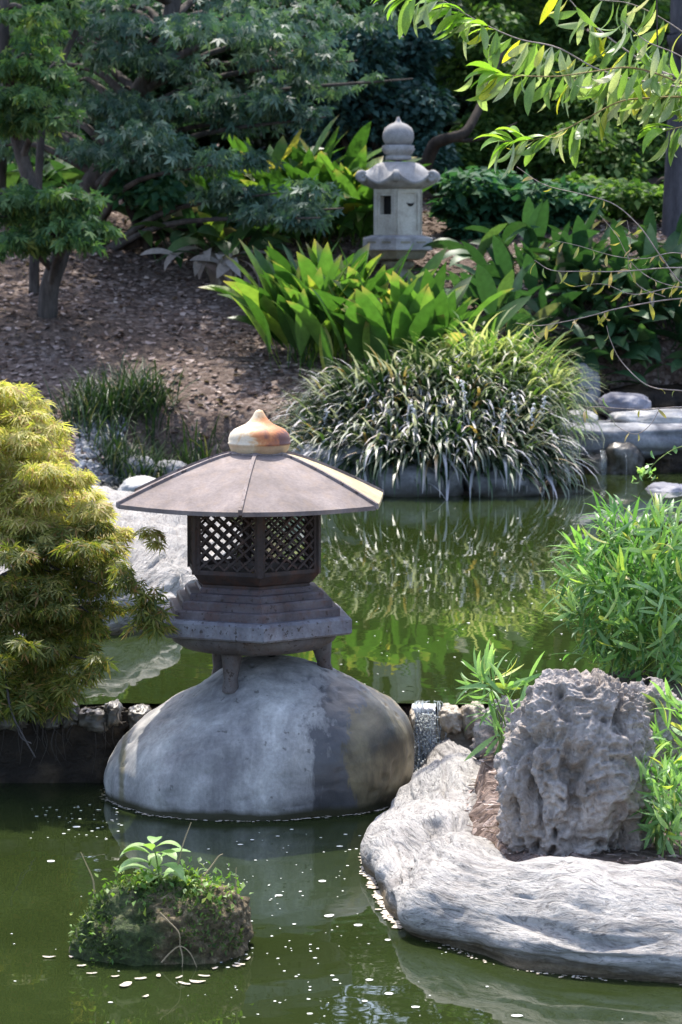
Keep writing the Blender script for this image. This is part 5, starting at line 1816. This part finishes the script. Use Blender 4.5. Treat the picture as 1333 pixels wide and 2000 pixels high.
def branch(pts, Y, r0, r1, mat, leaves=0, tip=0, size=(.10, .15), dry=False, name='branch'):
    P3 = [W(x, y, Y + dy) for (x, y, dy) in [(p + (0,))[:3] if len(p) == 2 else p for p in pts]]
    mb = MB(); C = tube(mb, P3, r1, r0, 5, 40)
    part(name, mb, M[mat], pt)
    tg = np.gradient(C, axis=0); tg /= np.linalg.norm(tg, axis=1)[:, None]
    for k in range(leaves):
        i = int(np.clip((k + rng.uniform(.1, .9)) / leaves * 39, 0, 39))
        if dry:
            d = rng.normal(size=3) * .5 + np.array([-.2, -.2, -.5])
            leaf_at(C[i], d, rng.uniform(*size), 'twig_leaf', name='dry_leaf')
        else:
            sd = -1 if k % 2 else 1
            d = -tg[i] * .30 + np.array([rng.normal() * .28 - .05, sd * .22 + rng.normal() * .2, -.85 + rng.normal() * .18])
            leaf_at(C[i] + [0, 0, .0], d, rng.uniform(*size), 'peach', roll=None)
    for k in range(tip):
        i = int(rng.uniform(0, 9))
        d = np.array([-.75 + rng.normal() * .22, rng.normal() * .35, .28 + rng.normal() * .3 - .03 * k])
        q = Vector(d).to_track_quat('Z', 'X')
        # arching tip leaves: bend downwards
        xaxis = Vector((0, 0, -1)); z = Vector(d).normalized(); y = z.cross(xaxis).normalized(); x = y.cross(z)
        Rm = Matrix((x, y, z)).transposed().to_4x4()
        inst('tip_leaf', PLF['peach_tip'][2 if k % 2 else 1], pt, Matrix.Translation(C[i]) @ Rm @ Matrix.Rotation(rng.normal() * .4, 4, 'Z') @ Matrix.Scale(rng.uniform(.11, .15), 4))


J = (1500, 230, .2)
branch([(868, 2), (938, 43), (1013, 76), (1089, 93), (1165, 134), (1240, 156), (1300, 165), (1400, 190), J], PY, .005, .0014, 'twig', 62, 14)
branch([(1096, -20), (1140, 30), (1170, 58), (1230, 103), (1291, 139), (1400, 180), J], PY + .1, .005, .0016, 'twig', 34, 0)
branch([(925, 146), (1013, 148), (1089, 149), (1165, 139), (1230, 132), (1300, 150), (1400, 195), J], PY - .1, .004, .0013, 'twig_green', 44, 9)
branch([(975, 276), (1044, 273), (1099, 255), (1145, 232), (1210, 199), (1266, 192), (1340, 190), (1430, 205), J], PY - .05, .0045, .0013, 'twig_green', 46, 10)
branch([(1282, -30), (1283, 20), (1286, 106), (1300, 150), (1400, 190)], PY + .15, .003, .003, 'bark_maple', 10, 0, name='branch')
branch([(1300, 256), (1340, 246), (1420, 235), J], PY - .15, .003, .0014, 'twig_green', 14, 6)
branch([(1170, 0), (1240, 10), (1330, 60), (1420, 140), J], PY + .2, .003, .0014, 'twig', 16, 0)
branch([(790, -8), (830, -4), (868, 2)], PY, .0014, .001, 'twig_green', 6, 8)
branch([(1260, 140), (1330, 150), (1420, 190)], PY + .05, .003, .002, 'twig', 16, 0)
branch([(1105, 160), (1160, 150), (1230, 165), (1310, 180), (1420, 205)], PY + .12, .003, .0013, 'twig', 22, 0)
branch([(1215, 40), (1262, 80), (1330, 110), (1420, 170)], PY - .1, .003, .0013, 'twig', 20, 0)
# lower dry twigs
JL = (1560, 420, .3)
branch([(1010, 326), (1064, 361), (1135, 379), (1200, 399), (1251, 444), (1291, 500), (1345, 560), (1460, 560), (1600, 700, .35)], PY - .3, .003, .0012, 'twig', 9, 0, (.035, .06), True)
branch([(1172, 420), (1205, 460), (1240, 520), (1300, 555), (1400, 570)], PY - .3, .002, .0010, 'twig', 7, 0, (.03, .055), True)
branch([(1044, 508), (1079, 528), (1140, 530), (1215, 530), (1333, 523), (1460, 540), (1590, 640, .3)], PY - .35, .003, .0010, 'twig', 13, 0, (.035, .06), True)
branch([(1008, 631), (1054, 636), (1114, 626), (1165, 614), (1215, 601), (1333, 583), (1460, 590), (1595, 680, .3)], PY - .4, .003, .0010, 'twig', 18, 0, (.035, .065), True)
branch([(1185, 636), (1193, 665), (1215, 707), (1266, 753), (1333, 763), (1450, 770), (1606, 820, .35)], PY - .4, .003, .0011, 'twig', 5, 0, (.03, .05), True)
branch([(1138, 806), (1150, 797), (1170, 795), (1256, 800), (1333, 795), (1450, 800), (1606, 860, .35)], PY - .4, .003, .0011, 'twig', 9, 0, (.03, .05), True)
branch([(1195, 818), (1205, 832), (1232, 846), (1250, 846), (1272, 828), (1287, 802)], PY - .4, .0014, .0008, 'twig', 2, 0, (.03, .04), True)
branch([(1085, 470), (1130, 480), (1200, 500), (1260, 505), (1333, 495), (1470, 540)], PY - .3, .002, .0008, 'twig', 12, 0, (.03, .055), True)
branch([(1120, 560), (1180, 555), (1240, 575), (1333, 560), (1460, 570)], PY - .35, .002, .0008, 'twig', 9, 0, (.03, .055), True)
branch([(1225, 430), (1232, 470), (1228, 520), (1250, 560), (1300, 580)], PY - .3, .0016, .0008, 'twig', 8, 0, (.03, .05), True)

# leafy vine sprig at the frame edge over the cascade
vb = W(1420, 860, 9.4)
vt = thing('vine_sprig', 'thin vine sprig with small green leaves in front of the cascade', 'vine', vb)
mb = MB(); C = tube(mb, [vb, W(1333, 872, 9.35), W(1290, 895, 9.3), W(1262, 925, 9.3), W(1246, 945, 9.3)], .0022, .001, 5, 24)
part('stem', mb, M['culm'], vt)
VL = [MB().add(*blade(1.0, .5, bd, 7, .1, .2)).mesh('leaf', M['bamboo'], uv=True) for bd in (.4, .9)]
for k in range(26):
    p = C[int(rng.integers(24))] + rng.normal(size=3) * .012
    q = Vector(rng.normal(size=3) + [0, -.3, .3]).to_track_quat('Z', 'X').to_matrix().to_4x4()
    inst('leaf', VL[k % 2], vt, Matrix.Translation(p) @ q @ Matrix.Scale(rng.uniform(.022, .042), 4))

# ------------------------------------------------------------------ mossy islet rock with seedlings
IY = 6.55
sil = [(1960, 190, 440), (1900, 162, 474), (1868, 156, 486), (1830, 154, 488), (1790, 166, 484), (1765, 184, 474), (1745, 208, 456), (1732, 236, 425), (1726, 262, 392), (1724, 290, 360)]
P, Fc = loft(sil, IY, .34, 2.7, 170, 110)
nn = normals(P, 170, 110)
P = P + nn * (.030 * fbm(P * 11, 4, 71) + .016 * fbm(P * 42, 3, 73))[:, None]
ic = W(320, 1850, IY); ic[2] = 0
isl = solo('mossy_rock', MB().add(P, Fc), M['moss_rock'], ic, 'moss-covered rock islet with seedlings standing in the near pond', 'rock')
nn = normals(P, 170, 110)
vis = np.where((P[:, 2] > .02))[0]
pick_ = rng.choice(vis, 7500)
wl_ = fbm(P[pick_] * 7, 2, 77) - .9 * (P[pick_, 0] - ic[0]) - .2 * (P[pick_, 2] < .03) + rng.normal(size=len(pick_)) * .12
pick_ = pick_[wl_ > -.12][:5200]
mb = MB()
n = len(pick_)
scatter(mb, np.array([[-.25, 0, 0], [.25, 0, 0], [.12, .7, .1], [0, 1, .05]]), np.array([[0, 1, 2, 3]]), P[pick_] - nn[pick_] * .002, frames(nn[pick_] + unit(n) * .9, unit(n)), rng.uniform(.006, .019, n))
part('moss', mb, M['moss'], isl, kind='stuff')
# small weeds over the top
mb = MB()
topv = np.where(P[:, 2] > P[:, 2].max() - .075)[0]
pick_ = rng.choice(topv, 260)
n = len(pick_)
pos = P[pick_] + np.stack([rng.normal(size=n) * .008, rng.normal(size=n) * .008, np.abs(rng.normal(size=n)) * .022], 1)
scatter(mb, OV, OF, pos, frames(unit(n) + [0, -.1, .45], np.tile([0, 0, 1.], (n, 1)) + unit(n) * .5), rng.uniform(.010, .024, n))
for cx, cy, m_ in ((405, 1735, 60), (200, 1868, 18), (290, 1850, 18), (330, 1760, 40), (240, 1745, 40), (440, 1750, 24), (150, 1812, 10)):
    c = W(cx, cy, IY - .15 if cy > 1800 else IY - .05)
    n = m_
    scatter(mb, OV * np.array([.7, 1, 1]), OF, c + rng.normal(size=(n, 3)) * np.array([.022, .02, .016]), frames(unit(n) + [0, -.2, .4], np.tile([0, 0, 1.], (n, 1))), rng.uniform(.012, .026, n))
solo('weed_patch', mb, M['weed'], W(330, 1740, IY), 'small bright weeds growing over the mossy islet', 'weeds', kind='stuff')
sb = W(312, 1740, IY - .04)
sd_ = thing('seedling', 'pale green broad-leaved seedling on top of the mossy islet', 'plant', sb)
mb = MB(); C = tube(mb, [sb - [0, 0, .02], W(310, 1700, IY - .04), W(300, 1648, IY - .04)], .0026, .0016, 5, 16)
part('stem', mb, M['culm'], sd_)
SL = [MB().add(*blade(1.0, .48, bd, 9, .10, .22)).mesh('leaf', M['seedling'], uv=True) for bd in (.7, 1.1, 1.5)]
for k, (px, row, az, s) in enumerate(((298, 1650, 100, .050), (296, 1655, 190, .052), (302, 1656, 350, .052), (298, 1662, 250, .055), (304, 1668, 300, .055), (300, 1672, 170, .062), (306, 1678, 20, .060), (302, 1688, 215, .066), (308, 1692, 330, .060), (306, 1700, 120, .05), (300, 1703, 200, .065), (312, 1708, 350, .055), (306, 1712, 270, .05), (318, 1715, 40, .05))):
    p = W(px, row, IY - .04)
    R = rot_za(np.array([rad(az) + rng.normal() * .2]), np.array([rad(62) + rng.normal() * .15]))[0]
    inst('leaf', SL[k % 3], sd_, Matrix.Translation(p) @ Matrix(R.tolist()).to_4x4() @ Matrix.Scale(s * 1.45, 4))
for k, (pts, lb) in enumerate((([(345, 1700), (358, 1650), (374, 1606)], 'straight dry stalk leaning beside the seedling'), ([(185, 1745), (182, 1718), (170, 1690), (158, 1664)], 'thin dry stalk rising over the mossy shoulder of the islet'), ([(400, 1710), (418, 1686), (428, 1672), (436, 1668)], 'pale forked sprig on the islet crown'), ([(462, 1750), (461, 1720), (462, 1694)], 'short upright stalk at the brown end of the islet'), ([(316, 1880), (332, 1862), (352, 1848), (372, 1862), (386, 1892)], 'pale bare root arching down to the water'), ([(352, 1848), (357, 1870), (356, 1894)], 'thin straight bare root below the arching root'), ([(312, 1782), (330, 1800), (350, 1822), (352, 1848)], 'wiry stem crossing the islet front'), ([(162, 1812), (142, 1840), (136, 1862), (150, 1880)], 'loose stem dangling to the water off the mossy end'))):
    zoff = IY - (.185 if pts[0][1] > 1775 and pts[0][0] > 200 else .05)
    P3 = [W(x, y, zoff) for x, y in pts]
    mb = MB(); tube(mb, P3, .0022, .001, 5, 14)
    solo('dry_stalk', mb, M['straw'], P3[0], lb, 'stalk')
# dead leaves and petals floating round the islet
fl = MB().add(np.concatenate([np.array([[math.cos(a) * (1 + .18 * math.sin(3 * a + .5)), math.sin(a) * .45 * (1 + .2 * math.cos(2 * a)), .05 * math.cos(2 * a)] for a in np.linspace(0, 2 * np.pi, 14, endpoint=False)]), [[0, 0, .03]]]), [[i, (i + 1) % 14, 14] for i in range(14)]).mesh('floating_leaf', M['scum'])
for k, (px, row, s) in enumerate(((95, 1868, 18), (245, 1922, 24), (180, 1900, 14), (362, 1920, 20), (385, 1916, 22), (400, 1905, 16), (350, 1908, 15), (285, 1945, 12), (470, 1882, 16), (484, 1872, 16), (462, 1886, 12), (275, 1910, 16), (310, 1905, 14), (225, 1906, 12), (140, 1868, 10), (160, 1885, 12), (420, 1890, 12))):
    p = G(px, row, .004)
    o = bpy.data.objects.new('floating_leaf', fl)
    COL.objects.link(o)
    o.location = tuple(p); o.rotation_euler = (0, 0, rng.uniform(0, 6.28)); o.scale = (s * .75 * mm(p[1]), s * rng.uniform(.5, 1.1) * mm(p[1]), s * mm(p[1]))
    tag(o, 'pale dead leaf floating on the water round the mossy islet', 'leaf', 'dead leaves floating round the islet')

# ------------------------------------------------------------------ waterfall and foam
wf = thing('waterfall', 'little waterfall spilling between the boulder and the small porous rock', 'waterfall', (W(840, 1500, 8.62)[0], 8.62, 0))
mb = MB()
nu_, nv_2 = 34, 60
uu, vv = np.meshgrid(np.linspace(0, 1, nu_), np.linspace(0, 1, nv_2), indexing='ij')
cy_ = catmull([[8.655, ZU + .001], [8.63, ZU + .001], [8.605, ZU - .02], [8.585, ZU - .09], [8.572, .08], [8.56, .0]], nv_2)
xw = W(806, 1410, 8.6)[0] + uu * (W(854, 1410, 8.6)[0] - W(808, 1410, 8.6)[0]) + .006 * fbm(np.stack([uu.ravel() * 5, vv.ravel() * 3, uu.ravel() * 0], 1), 2, 5).reshape(uu.shape)
nz_ = fbm(np.stack([uu.ravel() * 9, vv.ravel() * 2.2, uu.ravel() * 0], 1), 3, 6).reshape(uu.shape)
V = np.stack([xw, cy_[None, :, 0] + .012 * nz_, np.broadcast_to(cy_[None, :, 1], uu.shape)], 2)
gf = grid_faces(nu_, nv_2)
hole = nz_.ravel()[gf].mean(1) < -.10 + .35 * (1 - vv.ravel()[gf].mean(1)) * -1
part('water_sheet', MB().add(V.reshape(-1, 3), gf[~hole]), M['fall'], wf)
for px, wd, bot in [(812 + q * 2.6 + rng.normal() * 1.2, rng.uniform(1.0, 3.4), .01) for q in range(9)] + [(856, 1.4, .04), (860, 1.8, .03), (866, 1.2, .06)]:
    x = W(px, 1420, 8.6)[0]
    mb = MB()
    pts = [[x - rng.normal() * .012, 8.70, ZU + .002], [x, 8.645, ZU + .004], [x + rng.normal() * .003, 8.612, ZU - .012], [x + rng.normal() * .006, 8.592, ZU - .06], [x + rng.normal() * .014, 8.575, .10], [x + rng.normal() * .02, 8.56, bot]]
    tube(mb, pts, wd * .0008, wd * .0016, 6, 22)
    part('water_strand', mb, M['fall'], wf)
mb = MB()
nd = 900
dr = np.stack([W(828, 1500, 8.58)[0] + rng.normal(size=nd) * .05, 8.52 + rng.normal(size=nd) * .06, np.abs(rng.normal(size=nd)) * .04], 1)
d2 = np.stack([W(832, 1500, 8.58)[0] + rng.normal(size=nd) * .022, 8.59 + rng.normal(size=nd) * .012, rng.uniform(.02, .22, nd)], 1)
dr = np.concatenate([dr, d2])
scatter(mb, OCT, OCF, dr, frames(unit(len(dr)), unit(len(dr))), rng.uniform(.0015, .0045, len(dr)))
part('spray', mb, M['foam'], wf, kind='stuff')
# trickle at the far cascade
wf = thing('cascade_trickle', 'thin trickle of water falling beside the round dripping stone', 'waterfall', (W(1176, 930, 17.3)[0], 17.3, ZU))
for px, w_ in ((1174, .9), (1177, 1.1), (1180, .8), (1183, .5), (1222, .5)):
    x = W(px, 900, 17.28)[0]
    mb = MB(); tube(mb, [[x, 17.32, W(px, 880, 17.3)[2]], [x + .003, 17.24, W(px, 900, 17.3)[2]], [x, 17.22, ZU]], w_ * .0022, w_ * .003, 5, 12)
    part('water_strand', mb, M['fall'], wf)
# foam flecks
mb = MB()
disc = np.concatenate([np.array([[math.cos(a), math.sin(a), 0] for a in np.linspace(0, 2 * np.pi, 9, endpoint=False)]), [[0, 0, .25]]])
dF = np.array([[i, (i + 1) % 9, 9] for i in range(9)])
pos, sc = [], []


def fleck(px, row, z, s):
    p = G(px, row, z)
    pos.append([p[0], p[1], z + .002]); sc.append(np.array([s, s * rng.uniform(.7, 1.2), s * .8]) * mm(p[1]))


for _ in range(115):
    fleck(560 + rng.normal() * 95, rng.uniform(1620, 1990), 0, rng.choice([1.6, 2.2, 3, 4.2, 6], p=[.35, .3, .2, .1, .05]))
for _ in range(45):
    fleck(rng.uniform(0, 1333), rng.uniform(1640, 2000), 0, rng.choice([1.5, 2.2, 3.2, 5], p=[.45, .3, .2, .05]))
for _ in range(50):
    fleck(rng.uniform(60, 240), rng.uniform(1572, 1640), 0, rng.uniform(1.2, 4))
for _ in range(110):
    fleck(rng.uniform(640, 1120), rng.uniform(985, 1370), ZU, rng.choice([1.3, 1.8, 2.6, 3.6], p=[.5, .3, .15, .05]))
for px, row, s in ((545, 1750, 8), (642, 1790, 9), (700, 1808, 9), (664, 1654, 7), (630, 1722, 8), (1010, 1985, 12), (760, 1942, 9), (722, 1915, 8), (812, 1968, 9), (150, 1616, 8), (100, 1683, 8)):
    fleck(px, row, 0, s)
pos, sc = np.array(pos), np.array(sc)
scatter(mb, disc, dF, pos, np.tile(np.eye(3), (len(pos), 1, 1)), sc)
solo('foam', mb, M['foam'], (0, 7, .002), 'white foam flecks drifting on the dark green water', 'foam', kind='stuff')
# scum line round boulder and ledge
mb = MB()
pos, sc = [], []
ring = BOULDER[np.abs(BOULDER[:, 2]) < .012]
for p in ring[(ring[:, 1] < 8.5)]:
    if rng.random() < .55:
        pos.append([p[0] + rng.normal() * .006, p[1] - .006 - abs(rng.normal()) * .007, .003]); sc.append([rng.uniform(.002, .008), rng.uniform(.002, .004), .002])
line = catmull(np.array([G(w[0], w[1], 0) for w, _, _ in lg[1:11]]), 700)
for i, p in enumerate(line):
    q = .5 + .5 * math.sin(i * .05) if i > 260 else 1
    for _ in range(2):
        if rng.random() < (.75 if i < 320 else .35) * q:
            s = rng.uniform(.002, .009) * (1.2 if i < 320 else .6)
            pos.append([p[0] - abs(rng.normal()) * .010 - .004, p[1] - abs(rng.normal()) * .014 - .004, .003]); sc.append([s, s * .8, .002])
pos, sc = np.array(pos), np.array(sc)
scatter(mb, disc, dF, pos, np.tile(np.eye(3), (len(pos), 1, 1)), sc)
solo('scum_line', mb, M['scum'], (.5, 7, .003), 'pale scum line along the ledge and boulder at the waterline', 'scum', kind='stuff')
# pale dead leaf caught at the weir
lp = W(234, 1398, 8.58)
mb = MB().add(*blade(.06, .045, .5, 8, .15, .3))
V = mb.v[0].copy(); V[:, 2] *= -1; V += lp + [0, 0, .03]
solo('caught_leaf', MB().add(V, mb.f[0]), M['scum'], lp, 'pale dead leaf caught on the weir edge beside the boulder', 'leaf')
print('TRIS', sum(len(p.data.polygons) for p in bpy.data.objects if p.type == 'MESH' and p.data.users == 1))
